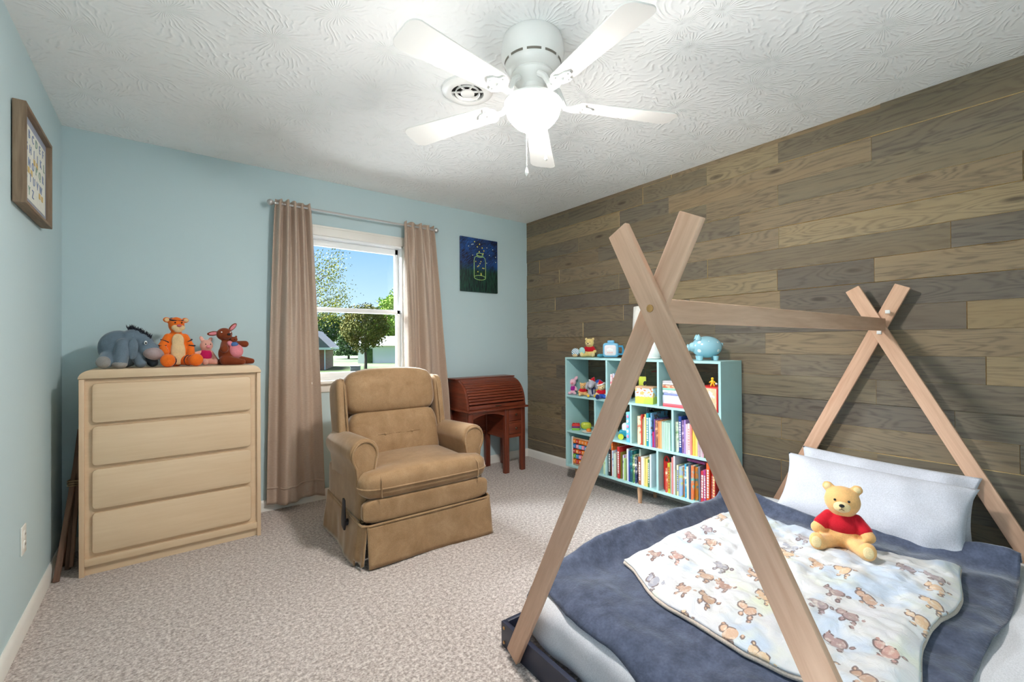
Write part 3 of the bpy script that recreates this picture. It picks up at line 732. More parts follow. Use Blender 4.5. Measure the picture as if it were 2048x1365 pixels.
def chain(dx, dy, z0, z1, pend):
    bm = bmesh.new(); n = int((z0 - z1) / 0.006)
    tube(bm, [(dx, dy, z0), (dx, dy, z1)], 0.0009, 5)
    for i in range(n): ball(bm, (dx, dy, z0 - 0.006 * i), 0.0022, None, 6, 5)
    o = obj('pull_chain', bm, 'fan_white', fan)
    bm = bmesh.new(); lathe(bm, [(0.001, z1 + 0.002), (0.004, z1 - 0.004), (0.0075, z1 - pend * 0.55), (0.006, z1 - pend * 0.8), (0.001, z1 - pend)], 12, Matrix.Translation((dx, dy, 0))); obj('pendant', bm, 'fan_white', o)
chain(-0.062, -0.030, -0.26, -0.558, 0.034)
chain(0.052, -0.020, -0.27, -0.475, 0.024)

# ------------------------------------------------------------------ round ceiling vent
vt = thing('ceiling_vent', 'round white ceiling air vent beside the fan', 'vent', (-1.815, -1.704, ROOM_H))
bm = bmesh.new(); lathe(bm, [(0.128, 0), (0.126, -0.010), (0.112, -0.020), (0.092, -0.024), (0.080, -0.020), (0.078, -0.004), (0.080, 0)], 40, None, False); obj('flange', bm, 'fan_white', vt)
bm = bmesh.new(); lathe(bm, [(0.082, -0.001), (0.04, -0.0012), (0.002, -0.0014)], 32); obj('duct', bm, 'dark_hole', vt)
for r0 in (0.058,):
    bm = bmesh.new(); lathe(bm, [(r0 - 0.004, -0.010), (r0, -0.020), (r0 + 0.004, -0.022), (r0 + 0.002, -0.010)], 32, None, False); obj('ring', bm, 'fan_white', vt)
bm = bmesh.new(); lathe(bm, [(0.001, -0.028), (0.02, -0.027), (0.034, -0.022), (0.034, -0.016), (0.001, -0.014)], 28); obj('centre_disc', bm, 'fan_white', vt)
for k in range(3):
    bm = bmesh.new(); bx(bm, -0.08, 0.08, -0.004, 0.004, -0.014, -0.008, 0, 1, Matrix.Rotation(R(60 * k + 20), 4, 'Z')); obj('spoke', bm, 'fan_white', vt)
# ------------------------------------------------------------------ recliner
t = NT('tan_velour'); t.set(Roughness=0.75, Sheen_Weight=0.85, Sheen_Roughness=0.3); t.b.inputs['Specular IOR Level'].default_value = 0.15
t.b.inputs['Sheen Tint'].default_value = (1, 0.93, 0.85, 1)
v = t.coord(); f1 = t.noise(v, 7, 6, 0.65, 0.6); f2 = t.noise(v, 240, 2); f3 = t.noise(t.coord(scale=(1, 1, 0.35)), 22, 3, 0.6)
c1 = t.ramp(f1, [(0.30, rgb(142, 112, 80)), (0.52, rgb(156, 125, 92)), (0.72, rgb(169, 139, 106))])
c2 = t.ramp(f2, [(0.35, (0.82, 0.82, 0.82)), (0.65, (1.08, 1.08, 1.08))])
c3 = t.ramp(f3, [(0.35, (0.9, 0.89, 0.88)), (0.65, (1.05, 1.05, 1.05))])
t.base(t.mix(0.7, t.mix(0.6, c1, c2, 'MULTIPLY'), c3, 'MULTIPLY')); t.bump(f2, 0.3, 0.002)
simple('lever_black', rgb(34, 34, 40), 0.45)
rc = thing('recliner', 'tan velour recliner armchair with skirt in front of the window', 'armchair', (-1.785, -0.90, 0), R(-1.5))
# local: front is -Y; half width 0.40; front of seat at y=-0.36
def piping(bm, pts, r=0.0055): tube(bm, pts, r, 6)
bm = bmesh.new(); cushion(bm, (0, -0.0, 0.285), (0.375, 0.335, 0.095), 8, 8); obj('base', bm, 'tan_velour', rc)
bm = bmesh.new(); cushion(bm, (0, -0.335, 0.285), (0.392, 0.035, 0.068), 5, 8); obj('front_rail', bm, 'tan_velour', rc)
def seat_fn(q):
    k = 1.0
    if q.y > -0.62: k = 0.74 + 0.26 * max(0, min(1, (-0.50 - q.y) / 0.12))
    z = q.z
    if z > 0: z = z * (1 + 0.34 * (1 - q.x ** 2) * (1 - 0.5 * q.y ** 2))
    return Vector((q.x * k, q.y, z))
bm = bmesh.new(); cushion(bm, (0, -0.085, 0.412), (0.402, 0.30, 0.070), (7, 7, 3.4), 18, None, seat_fn)
sc = obj('seat_cushion', bm, 'tan_velour', rc)
bm = bmesh.new()
for zz in (0.405,):
    lp7 = []
    for i in range(41):
        a = R(180 + 180 * i / 40); q = Vector((math.cos(a), math.sin(a), 0)); q /= (abs(q.x) ** 7 + abs(q.y) ** 7) ** (1 / 7)
        if q.y < -0.58: q = seat_fn(q); lp7.append((q.x * 0.404, -0.085 + q.y * 0.302, zz))
    piping(bm, lp7)
for s in (-1, 1): piping(bm, [(s * 0.30, -0.386, 0.36), (s * 0.302, -0.391, 0.41), (s * 0.30, -0.384, 0.45), (s * 0.295, -0.355, 0.474)], 0.003)
obj('piping', bm, 'tan_velour', sc)
# back: leans backwards
BM = Matrix.Translation((-0.015, 0.12, 0.40)) @ Matrix.Rotation(R(-14), 4, 'X')
def back_fn(q):
    y = q.y
    if y < 0: y = y * (1 + 0.35 * (1 - q.x ** 2) * (1 - q.z ** 2))
    return Vector((q.x, y, q.z))
bm = bmesh.new(); cushion(bm, (0, 0, 0), (0.305, 0.075, 0.185), (6, 4, 4), 14, None, back_fn)
for v_ in bm.verts:
    for q in (-0.09, 0.0, 0.09):
        d2 = ((v_.co.x - q) / 0.028) ** 2 + ((v_.co.z - 0.02) / 0.028) ** 2
        if v_.co.y < 0: v_.co.y += 0.014 * math.exp(-d2)
bmesh.ops.transform(bm, matrix=BM @ Matrix.Translation((0, -0.005, 0.165)), verts=bm.verts)
lb = obj('back_cushion', bm, 'tan_velour', rc)
for q in (-0.09, 0.0, 0.09):
    bm = bmesh.new(); ball(bm, BM @ Vector((q, -0.094, 0.185)), (0.009, 0.006, 0.009), None, 10, 8); obj('button', bm, 'tan_velour', lb)
bm = bmesh.new(); piping(bm, [BM @ Vector((-0.14 + 0.28 * i / 16, -0.098 - 0.003 * math.cos(i * 1.6), 0.186 + 0.002 * math.sin(i))) for i in range(17)], 0.0022); obj('tuft_seam', bm, 'tan_velour', lb)
def head_fn(q):
    y = q.y
    if y < 0: y = y * (1 + 0.45 * (1 - q.x ** 2) * (1 - (q.z * 0.9) ** 2))
    z = q.z
    if z > 0: z = z * (1 - 0.16 * abs(q.x) ** 2.5)
    return Vector((q.x, y, z))
bm = bmesh.new(); cushion(bm, (0, 0, 0), (0.312, 0.082, 0.155), (5, 3.2, 3.6), 14, None, head_fn)
bmesh.ops.transform(bm, matrix=BM @ Matrix.Translation((0, 0.0, 0.478)), verts=bm.verts); obj('head_cushion', bm, 'tan_velour', rc)
bm = bmesh.new(); cushion(bm, (0, 0, 0), (0.30, 0.06, 0.33), (8, 5, 6), 8); bmesh.ops.transform(bm, matrix=BM @ Matrix.Translation((0, 0.085, 0.27)), verts=bm.verts); obj('back_shell', bm, 'tan_velour', rc)
for s in (-1, 1):
    bm = bmesh.new(); cushion(bm, (0, 0, 0), (0.034, 0.105, 0.245), (4, 4, 5), 10)
    for v_ in bm.verts:
        if v_.co.y < 0: v_.co.y *= (0.85 + 0.2 * max(0, v_.co.z / 0.245))
    bmesh.ops.transform(bm, matrix=BM @ Matrix.Translation((s * 0.334, 0.025, 0.325)), verts=bm.verts)
    w = obj('wing', bm, 'tan_velour', rc)
    bm = bmesh.new(); piping(bm, [BM @ Vector((s * 0.320 + s * 0.0, y, z)) for y, z in ((-0.060, 0.10), (-0.078, 0.3), (-0.082, 0.48), (-0.06, 0.555), (0.0, 0.572), (0.08, 0.57))], 0.005); obj('piping', bm, 'tan_velour', w)
# rolled arms
for s in (-1, 1):
    pr = [(-0.040, 0.19), (-0.042, 0.45), (-0.050, 0.51), (-0.066, 0.54)]
    for a in range(195, -26, -11): pr.append((0.004 + 0.080 * math.cos(R(a)), 0.580 + 0.080 * math.sin(R(a))))
    pr += [(0.064, 0.48), (0.054, 0.42), (0.050, 0.19)]
    if s > 0: pr = [(-x_, z_) for x_, z_ in reversed(pr)]
    ax = s * 0.352
    bm = bmesh.new()
    prism(bm, [(ax + x_, z_) for x_, z_ in pr], -0.262, 0.26, 'Y', 0.018, None, 4)
    for v_ in bm.verts:
        k = (v_.co.y + 0.26) / 0.52
        v_.co.z -= 0.02 * k * max(0, (v_.co.z - 0.3)) / 0.3
    ar = obj('arm', bm, 'tan_velour', rc, 50)
    bm = bmesh.new(); loop = [(ax + (x_ - s * 0.0), -0.266 if True else 0, z_) for x_, z_ in pr if z_ > 0.24]
    cxm = ax + (0.004 if s < 0 else -0.004)
    loop = [(cxm + (p[0] - cxm) * 0.84, -0.263, 0.30 + (p[2] - 0.30) * 0.955) for p in loop]
    piping(bm, loop, 0.0065); obj('piping', bm, 'tan_velour', ar)
# lower side panels + skirt
for s in (-1, 1):
    bm = bmesh.new(); cushion(bm, (s * 0.368, 0.02, 0.31), (0.026, 0.32, 0.125), (4, 8, 8), 7); obj('side_panel', bm, 'tan_velour', rc)
bm = bmesh.new()
piping(bm, [(-0.392, 0.33, 0.235), (-0.398, 0.0, 0.235), (-0.402, -0.30, 0.226), (-0.396, -0.362, 0.222), (-0.36, -0.376, 0.222), (0, -0.378, 0.222), (0.36, -0.376, 0.222), (0.396, -0.362, 0.222), (0.402, -0.30, 0.226), (0.398, 0.0, 0.235), (0.392, 0.33, 0.235)], 0.006)
obj('welt', bm, 'tan_velour', rc)
def skirt(p0, p1, n, flare, seed, z1=0.225, ends=(0.0, 0.0)):
    p0, p1 = Vector((*p0, 0)), Vector((*p1, 0)); d = (p1 - p0); nn = Vector((n[0], n[1], 0))
    def f(u, v):
        k = 1 - v
        a = p0 - d.normalized() * ends[0] * k; b = p1 + d.normalized() * ends[1] * k
        p = a.lerp(b, u) + nn * (flare * k ** 0.8 + 0.010 * k * math.sin(u * 7 + seed) + 0.006 * k * fnoise(u * 9, k * 2, seed))
        return (p.x, p.y, 0.004 + (z1 - 0.004) * v + 0.004 * k * math.sin(u * 5 + seed))
    return grid(40, 10, f)
for bmx in (skirt((-0.376, -0.372), (0.392, -0.372), (0, -1), 0.022, 1, 0.224, (0.0, 0.004)), skirt((-0.396, 0.33), (-0.398, -0.31), (-1, 0), 0.020, 2, 0.236), skirt((0.398, -0.345), (0.396, 0.33), (1, 0), 0.026, 5, 0.232), skirt((0.39, 0.34), (-0.39, 0.34), (0, 1), 0.012, 3)):
    o = obj('skirt', bmx, 'tan_velour', rc, 180); solid(o, 0.006)
def flap(u, v):   # loose corner pleat at the front left
    k = 1 - v; x = -0.405 + 0.034 * u - 0.022 * k + 0.010 * k * math.sin(u * 5); y = -0.312 - 0.055 * u - 0.030 * k * u
    return (x, y, 0.012 + 0.05 * k * abs(u - 0.6) + 0.212 * v)
o = obj('corner_pleat', grid(10, 8, flap), 'tan_velour', rc, 180); solid(o, 0.006)
lv = obj('lever', (lambda b: (prism(b, [(-0.165, 0.315), (-0.142, 0.322), (-0.118, 0.20), (-0.122, 0.165), (-0.165, 0.150), (-0.178, 0.185)], -0.438, -0.424, 'X', 0.005), b)[1])(bmesh.new()), 'lever_black', rc)
bm = bmesh.new(); tube(bm, [(-0.43, -0.145, 0.185), (-0.385, -0.145, 0.185)], 0.018, 10); obj('lever_hub', bm, 'lever_black', lv)

# ------------------------------------------------------------------ roll-top desk
for nm, ax in (('mahogany', 'X'), ('mahogany_up', 'Z'), ('mahogany_deep', 'Y')):
    wood(nm, rgb(84, 34, 22), rgb(140, 66, 40), ax, 1.0, 0.34, coat=0.25, bump=0.04)
dk = thing('roll_top_desk', 'small reddish mahogany roll top desk in the corner', 'desk', (-0.655, -0.20, 0))
X0, X1 = -0.318, 0.312; YF, YB = -0.172, 0.165     # local extents
XM0, XM1 = 0.068, 0.125
for xa, xb in ((X0, X0 + 0.055), (XM0, XM1), (X1 - 0.052, X1)):
    for ya, yb in ((YF, YF + 0.038), (YB - 0.038, YB)):
        obj('leg', box(xa, xb - 0.008, ya, yb, 0.0, 0.585, 0.003), 'mahogany_up', dk)
obj('desk_top', box(X0 - 0.018, X1 + 0.018, YF - 0.022, YB + 0.01, 0.585, 0.603, 0.004), 'mahogany', dk)
# arched apron
ap = [(X0 + 0.04, 0.585), (X0 + 0.04, 0.512)]
for i in range(17):
    q = i / 16; xx = X0 + 0.05 + (XM0 - X0 - 0.05) * q; ap.append((xx, 0.522 + 0.036 * math.sin(math.pi * q) ** 0.8))
ap += [(XM0 + 0.004, 0.512), (XM0 + 0.004, 0.585)]
bm = bmesh.new(); prism(bm, ap, YF + 0.008, YF + 0.024, 'Y', 0.001); obj('apron', bm, 'mahogany', dk)
for xa in (X0 + 0.016, XM0 + 0.012, X1 - 0.034):
    obj('side_panel', box(xa, xa + 0.012, YF + 0.03, YB - 0.03, 0.315, 0.588), 'mahogany_deep', dk)
obj('back_panel', box(X0 + 0.03, X1 - 0.03, YB - 0.016, YB - 0.006, 0.33, 0.588), 'mahogany', dk)
obj('back_rail', box(X0 + 0.03, XM0 + 0.01, YB - 0.024, YB - 0.006, 0.315, 0.345, 0.002), 'mahogany', dk)
obj('drawer_rail', box(XM1 - 0.01, X1 - 0.045, YF + 0.006, YF + 0.03, 0.452, 0.466, 0.001), 'mahogany', dk)
obj('drawer_floor', box(XM0 + 0.02, X1 - 0.03, YF + 0.006, YB - 0.02, 0.315, 0.345, 0.002), 'mahogany', dk)
simple('antique_knob', rgb(70, 52, 36), 0.35, 0.6)
for z0, z1 in ((0.470, 0.582), (0.348, 0.450)):
    d = obj('drawer', box(XM1 - 0.006, X1 - 0.048, YF + 0.004, YF + 0.022, z0, z1, 0.003), 'mahogany', dk)
    bm = bmesh.new(); lathe(bm, [(0.003, 0), (0.004, 0.006), (0.010, 0.010), (0.011, 0.016), (0.006, 0.021), (0.001, 0.022)], 14, Matrix.Translation(((XM1 + X1 - 0.05) / 2, YF + 0.004, (z0 + z1) / 2)) @ Matrix.Rotation(R(90), 4, 'X')); obj('knob', bm, 'antique_knob', d)
# roll case: curved sides and tambour slats
def curve(k, r=1.0):      # k 0..1 from front bottom to top
    a = k * math.pi / 2
    return (YF + 0.012 + 0.195 * (1 - math.cos(a)) + 0.0, 0.622 + 0.232 * math.sin(a))
side = [(YB, 0.603), (YF + 0.008, 0.603), (YF + 0.008, 0.622)] + [curve(i / 14) for i in range(15)] + [(YB, 0.856)]
for xa in (X0 - 0.006, X1 - 0.014):
    bm = bmesh.new(); prism(bm, side, xa, xa + 0.02, 'X', 0.003); obj('curved_side', bm, 'mahogany_deep', dk)
obj('case_top', box(X0 - 0.018, X1 + 0.018, YF + 0.185, YB + 0.01, 0.854, 0.868, 0.004), 'mahogany', dk)
obj('case_back', box(X0, X1, YB - 0.012, YB, 0.603, 0.856), 'mahogany', dk)
NS = 13
for i in range(NS):
    k = (i + 0.5) / NS * 0.93 + 0.07; y, z = curve(k); a = k * math.pi / 2
    M = Matrix.Translation((0, y + 0.002, z - 0.001)) @ Matrix.Rotation(-a, 4, 'X')
    bm = bmesh.new(); bx(bm, X0 + 0.012, X1 - 0.012, -0.009, 0.009, -0.0116, 0.0116, 0.0085, 3, M); obj('tambour_slat', bm, 'mahogany', dk)
obj('pull_bar', box(X0 + 0.012, X1 - 0.012, YF + 0.006, YF + 0.022, 0.604, 0.640, 0.004), 'mahogany', dk)
obj('pull_handle', box(-0.03, 0.03, YF + 0.0, YF + 0.008, 0.618, 0.627, 0.002), 'antique_knob', dk)

# ------------------------------------------------------------------ teal bookshelf
simple('teal_paint', rgb(172, 213, 213), 0.42, var=0.02)
simple('leg_wood', rgb(206, 164, 128), 0.5, var=0.08)
SF, SB = -0.300, -0.022
Y_L, Y_R, Z_B, Z_T, TB = -0.852, -2.203, 0.128, 1.057, 0.016
shf = thing('cube_bookshelf', 'wide teal open back bookshelf with staggered cubbies against the plank wall', 'bookshelf', ((SF + SB) / 2, (Y_L + Y_R) / 2, 0))
SX, SYc = (SF + SB) / 2, (Y_L + Y_R) / 2
def sb(name, y0, y1, z0, z1, x0=SF, x1=SB): return obj(name, box(x0 - SX, x1 - SX, y1 - SYc, y0 - SYc, z0, z1, 0.0012, 1), 'teal_paint', shf)
sb('top_board', Y_L, Y_R, Z_T - TB, Z_T); sb('bottom_board', Y_L, Y_R, Z_B, Z_B + TB)
sb('side_panel', Y_L, Y_L - TB, Z_B + TB, Z_T - TB); sb('side_panel', Y_R + TB, Y_R, Z_B + TB, Z_T - TB)
Z1, Z2 = 0.735, 0.436     # shelf tops
sb('shelf_board', Y_L - TB, Y_R + TB, Z1 - TB, Z1); sb('shelf_board', Y_L - TB, Y_R + TB, Z2 - TB, Z2)
D1, D2, D3 = (-1.300, -1.758), (-1.180, -1.526, -1.868), (-1.290, -1.748)
for d in D1: sb('divider', d + TB / 2, d - TB / 2, Z1, Z_T - TB, SF + 0.002)
for d in D2: sb('divider', d + TB / 2, d - TB / 2, Z2, Z1 - TB, SF + 0.002)
for d in D3: sb('divider', d + TB / 2, d - TB / 2, Z_B + TB, Z2 - TB, SF + 0.002)
for y in (-0.945, -1.572, -2.11):
    for x in (SF + 0.045, SB - 0.045):
        bm = bmesh.new(); lathe(bm, [(0.013, 0), (0.020, Z_B)], 14, Matrix.Translation((x - SX, y - SYc, 0))); obj('leg', bm, 'leg_wood', shf)
bm = bmesh.new(); bx(bm, -0.008 + 0.12, 0.008 + 0.12, -0.60, -0.575, 0.99, Z_T - TB); bx(bm, -0.0 + 0.125, 0.012 + 0.12, -0.605, -0.57, 0.975, 0.992, 0.002); obj('wall_bracket', bm, 'brushed_steel', shf)

# ------------------------------------------------------------------ books
BOOKN = [0]
simple('page_paper', rgb(236, 230, 214), 0.9, var=0.04, vscale=200)
def bookmat(c, c2=None):
    key = 'cover_%02x%02x%02x' % c
    if key not in MATS:
        t = NT(key); t.set(Roughness=0.4); v = t.coord()
        d = rgb(*[int(max(0, q * 0.92)) for q in c])
        if c2:
            t.base(t.mix(t.math('MULTIPLY', t.math('SUBTRACT', t.noise(v, 26, 2), 0.5, True), 9.0, True), rgb(*c), rgb(*c2)))
        else: t.base(t.mix(t.noise(v, 12, 2), rgb(*c), d))
    return MATS[key]
ORD = ['first', 'second', 'third', 'fourth', 'fifth', 'sixth', 'seventh', 'eighth', 'ninth', 'tenth', 'eleventh', 'twelfth', 'thirteenth', 'fourteenth', 'fifteenth', 'sixteenth', 'seventeenth', 'eighteenth', 'nineteenth', 'twentieth', 'twenty-first', 'twenty-second', 'twenty-third', 'twenty-fourth', 'twenty-fifth', 'twenty-sixth']
def make_book(label, group, loc, w, h, d, c, c2=None, stripe=None, lean=0.0, flat=False, yaw=0.0):
    """upright: spine faces -X, thickness along Y, stands on z=0"""
    b = thing('picture_book', label, 'book', loc, 0, group)
    b.rotation_euler = (lean, 0, yaw) if not flat else (0, 0, yaw)
    if flat: Mx = Matrix.Rotation(R(90), 4, 'X') @ Matrix.Translation((0, w / 2, 0))
    else: Mx = Matrix.Identity(4)
    m = bookmat(c, c2); cv_ = 0.0018 if w > 0.008 else 0.001
    bm = bmesh.new()
    bx(bm, 0.001, d, -w / 2, -w / 2 + cv_, 0, h); bx(bm, 0.001, d, w / 2 - cv_, w / 2, 0, h)
    # rounded spine
    n = 5; pts = [(0.003 - 0.003 * math.cos(math.pi * (i / n - 0.5)), -w / 2 + w * i / n) for i in range(n + 1)]
    pts += [(0.004, w / 2), (0.004, -w / 2)]
    prism(bm, pts, 0, h, 'Z')
    if flat: bmesh.ops.transform(bm, matrix=Mx, verts=bm.verts)
    obj('cover', bm, m, b)
    bm = box(0.004, d - 0.003, -w / 2 + cv_, w / 2 - cv_, 0.003, h - 0.003)
    if flat: bmesh.ops.transform(bm, matrix=Mx, verts=bm.verts)
    obj('pages', bm, 'page_paper', b, 0)
    if stripe:
        bm = bmesh.new(); k = w * 0.26
        rg = random.Random(int(h * 1e5) + int(w * 1e6)); z = h * 0.16
        while z < h * 0.82:                         # printed title marks on the spine
            q = rg.uniform(0.006, 0.016); bx(bm, -0.0009, 0.001, -k, k, z, z + q); z += q + rg.uniform(0.003, 0.006)
        if flat: bmesh.ops.transform(bm, matrix=Mx, verts=bm.verts)
        obj('spine_title', bm, bookmat(stripe), b, 0)
    return b
NAMES = [((236, 236, 230), 'white'), ((40, 40, 44), 'black'), ((200, 50, 50), 'red'), ((232, 130, 60), 'orange'), ((240, 214, 90), 'yellow'), ((130, 180, 90), 'green'), ((60, 90, 60), 'dark green'), ((50, 140, 150), 'teal'), ((40, 60, 120), 'navy blue'), ((140, 190, 225), 'light blue'),
         ((120, 80, 160), 'purple'), ((200, 180, 220), 'lilac'), ((236, 160, 170), 'pink'), ((190, 40, 100), 'crimson'), ((150, 100, 70), 'brown'), ((190, 215, 195), 'pale green'), ((240, 205, 175), 'peach'), ((130, 130, 130), 'grey'), ((200, 200, 195), 'pale grey'), ((236, 226, 190), 'cream')]
def cname(c): return min(NAMES, key=lambda n: sum((a - b) ** 2 for a, b in zip(n[0], c)))[1]
def shelf_books(where, group, y_start, zbase, specs, x0=-0.285, hs=1.0, seed=0):
    rg = random.Random(seed); y = y_start; n = 0
    for s in specs:
        w, h, c = s[0], s[1], s[2]; c2 = s[3] if len(s) > 3 else None; st = s[4] if len(s) > 4 else None
        dx = s[5] if len(s) > 5 else rg.uniform(0.0, 0.018)
        d = min(0.215, max(0.12, h * rg.uniform(0.78, 0.92)))
        lab = '%s %s book, %s from the left %s' % ('tall' if h > 0.215 else ('short' if h < 0.165 else 'upright'), cname(c), ORD[n], where)
        make_book(lab, group, (x0 + dx, y - w / 2, zbase), w - 0.0012, h * hs, d, c, c2, st, rg.uniform(-0.012, 0.012))
        y -= w; n += 1
    return y
W_ = (236, 236, 230)
# lower middle cubby
shelf_books('in the bottom middle cubby', 'books in the bottom middle cubby', -1.302, Z_B + TB, [
    (0.021, 0.205, (44, 42, 50), None, W_, 0.0), (0.014, 0.262, (232, 120, 50), (250, 200, 120), None, 0.012), (0.014, 0.200, (214, 224, 236), (120, 160, 210), None, 0.0), (0.026, 0.185, (206, 226, 208), None, None, 0.0),
    (0.012, 0.21, (226, 160, 120), None, None, 0.02), (0.022, 0.24, (206, 56, 58), None, W_, 0.0), (0.012, 0.20, (150, 140, 60), None, None, 0.01), (0.012, 0.17, (50, 62, 74), None, None, 0.02), (0.012, 0.185, (226, 226, 240), (120, 90, 190), None, 0.005),
    (0.020, 0.165, (180, 212, 140), None, None, 0.0), (0.010, 0.215, (206, 40, 44), None, None, 0.02), (0.017, 0.24, (222, 224, 222), None, None, 0.0), (0.009, 0.225, (54, 84, 190), None, None, 0.0), (0.026, 0.235, (32, 78, 98), (60, 150, 150), None, 0.0),
    (0.022, 0.205, (80, 128, 78), (236, 226, 190), None, 0.0), (0.016, 0.195, (36, 56, 104), W_, None, 0.0), (0.014, 0.25, (168, 182, 172), None, None, 0.03), (0.022, 0.20, (178, 104, 72), None, W_, 0.0), (0.024, 0.205, (238, 234, 226), None, None, 0.0), (0.012, 0.2, (240, 226, 150), None, None, 0.0),
    (0.021, 0.198, (238, 216, 120), None, None, 0.0), (0.014, 0.195, (86, 138, 92), None, W_, 0.0), (0.016, 0.235, (220, 226, 230), None, None, 0.0)], seed=1)
# lower right cubby
shelf_books('in the bottom right cubby', 'books in the bottom right cubby', -1.80, Z_B + TB, [
    (0.020, 0.165, (206, 84, 66), (240, 206, 170), None, 0.0), (0.020, 0.205, (196, 196, 60), None, (200, 90, 60), 0.0), (0.010, 0.21, (190, 190, 184), None, None, 0.0), (0.012, 0.25, (232, 140, 136), None, None, 0.0), (0.014, 0.262, (222, 220, 230), None, None, 0.0),
    (0.012, 0.17, (150, 160, 110), None, None, 0.0), (0.014, 0.205, (236, 232, 190), None, (90, 120, 200), 0.0), (0.028, 0.200, (150, 176, 208), (196, 200, 110), None, 0.0), (0.016, 0.20, (232, 150, 96), W_, None, 0.01), (0.014, 0.225, (60, 160, 196), W_, None, 0.0), (0.016, 0.21, (236, 228, 200), None, None, 0.0), (0.013, 0.22, (76, 92, 122), None, None, 0.0),
    (0.022, 0.225, (222, 120, 70), (110, 200, 196), None, 0.0), (0.020, 0.215, (220, 140, 40), (60, 140, 150), None, 0.012), (0.012, 0.22, (226, 200, 70), None, None, 0.02), (0.014, 0.23, (110, 116, 136), None, None, 0.0), (0.020, 0.205, (206, 60, 74), None, W_, 0.0), (0.017, 0.215, (186, 70, 140), None, W_, 0.0),
    (0.022, 0.262, (232, 96, 40), None, W_, 0.0), (0.018, 0.225, (200, 36, 44), None, W_, 0.02), (0.020, 0.23, (212, 52, 44), None, (250, 220, 160), 0.0)], seed=2)
make_book('purple book laid across the row in the bottom right cubby', 'books in the bottom right cubby', (-0.225, -1.93, Z_B + TB + 0.233), 0.017, 0.13, 0.17, (170, 84, 150), None, None, 0, True, R(-4))
# middle row, third cubby
shelf_books('in the middle row third cubby', 'books in the middle row third cubby', -1.575, Z2, [
    (0.030, 0.205, (240, 212, 178), (206, 120, 90), None, 0.0), (0.012, 0.22, (206, 60, 50), None, None, 0.0), (0.010, 0.19, (150, 130, 80), None, None, 0.0), (0.011, 0.205, (240, 212, 200), None, None, 0.0), (0.012, 0.225, (240, 220, 130), None, None, 0.0), (0.020, 0.235, (40, 150, 160), None, W_, 0.0),
    (0.018, 0.205, (190, 214, 232), None, None, 0.0), (0.012, 0.24, (110, 160, 196), (90, 60, 50), None, 0.0), (0.014, 0.11, (190, 40, 100), None, None, 0.0), (0.010, 0.2, (130, 80, 160), None, None, 0.0), (0.022, 0.195, (140, 90, 76), (220, 170, 130), None, 0.0), (0.016, 0.19, (238, 150, 90), None, None, 0.0), (0.014, 0.19, (236, 176, 120), None, None, 0.0),
    (0.011, 0.192, (184, 214, 196), None, None, 0.0), (0.011, 0.19, (196, 222, 206), None, None, 0.0), (0.011, 0.193, (176, 208, 190), None, None, 0.0), (0.011, 0.19, (190, 218, 202), None, None, 0.0), (0.011, 0.191, (182, 212, 194), None, None, 0.0), (0.011, 0.19, (200, 224, 208), None, None, 0.0)], seed=3)
make_book('big white picture book with black marks standing behind the middle row', 'books in the middle row third cubby', (-0.12, -1.548, Z2), 0.008, 0.258, 0.09, (214, 218, 222), (40, 44, 50), None, R(-2))
# middle row, fourth cubby
shelf_books('in the middle row fourth cubby', 'books in the middle row fourth cubby', -1.882, Z2, [
    (0.024, 0.205, (206, 216, 196), (130, 170, 120), None, 0.0), (0.022, 0.245, (36, 66, 140), None, W_, 0.0), (0.014, 0.22, (130, 96, 140), (220, 200, 220), None, 0.0), (0.014, 0.225, (170, 140, 206), None, None, 0.0), (0.014, 0.2, (236, 200, 206), None, None, 0.0), (0.016, 0.205, W_, None, (220, 150, 150), 0.0),
    (0.016, 0.2, (238, 140, 130), None, None, 0.0), (0.022, 0.185, (240, 190, 80), None, None, 0.0), (0.014, 0.18, (230, 220, 120), None, None, 0.0), (0.018, 0.225, (190, 160, 170), (80, 70, 80), None, 0.0), (0.014, 0.21, (206, 186, 190), None, None, 0.0), (0.010, 0.19, (226, 170, 190), None, None, 0.0), (0.012, 0.18, (96, 120, 70), None, None, 0.0),
    (0.012, 0.175, (180, 206, 70), None, None, 0.0), (0.014, 0.17, (190, 60, 70), None, None, 0.0), (0.016, 0.18, (220, 220, 210), None, None, 0.0), (0.014, 0.19, (96, 130, 170), None, None, 0.0), (0.018, 0.185, (214, 120, 80), None, None, 0.0)], seed=4)
# top row second cubby
shelf_books('in the top row second cubby', 'books in the top row second cubby', -1.325, Z1, [
    (0.018, 0.20, (240, 226, 226), (230, 120, 130), None, 0.0), (0.016, 0.205, (226, 230, 240), None, (226, 90, 100), 0.01), (0.016, 0.205, (60, 130, 196), (230, 120, 130), None, 0.01), (0.014, 0.19, (216, 220, 232), None, None, 0.0), (0.012, 0.2, (150, 180, 214), None, None, 0.0)], seed=6)
make_book('tall green and blue book standing alone in the bottom left cubby', None, (-0.285, -1.262, Z_B + TB), 0.022, 0.21, 0.18, (206, 226, 190), (150, 190, 90))
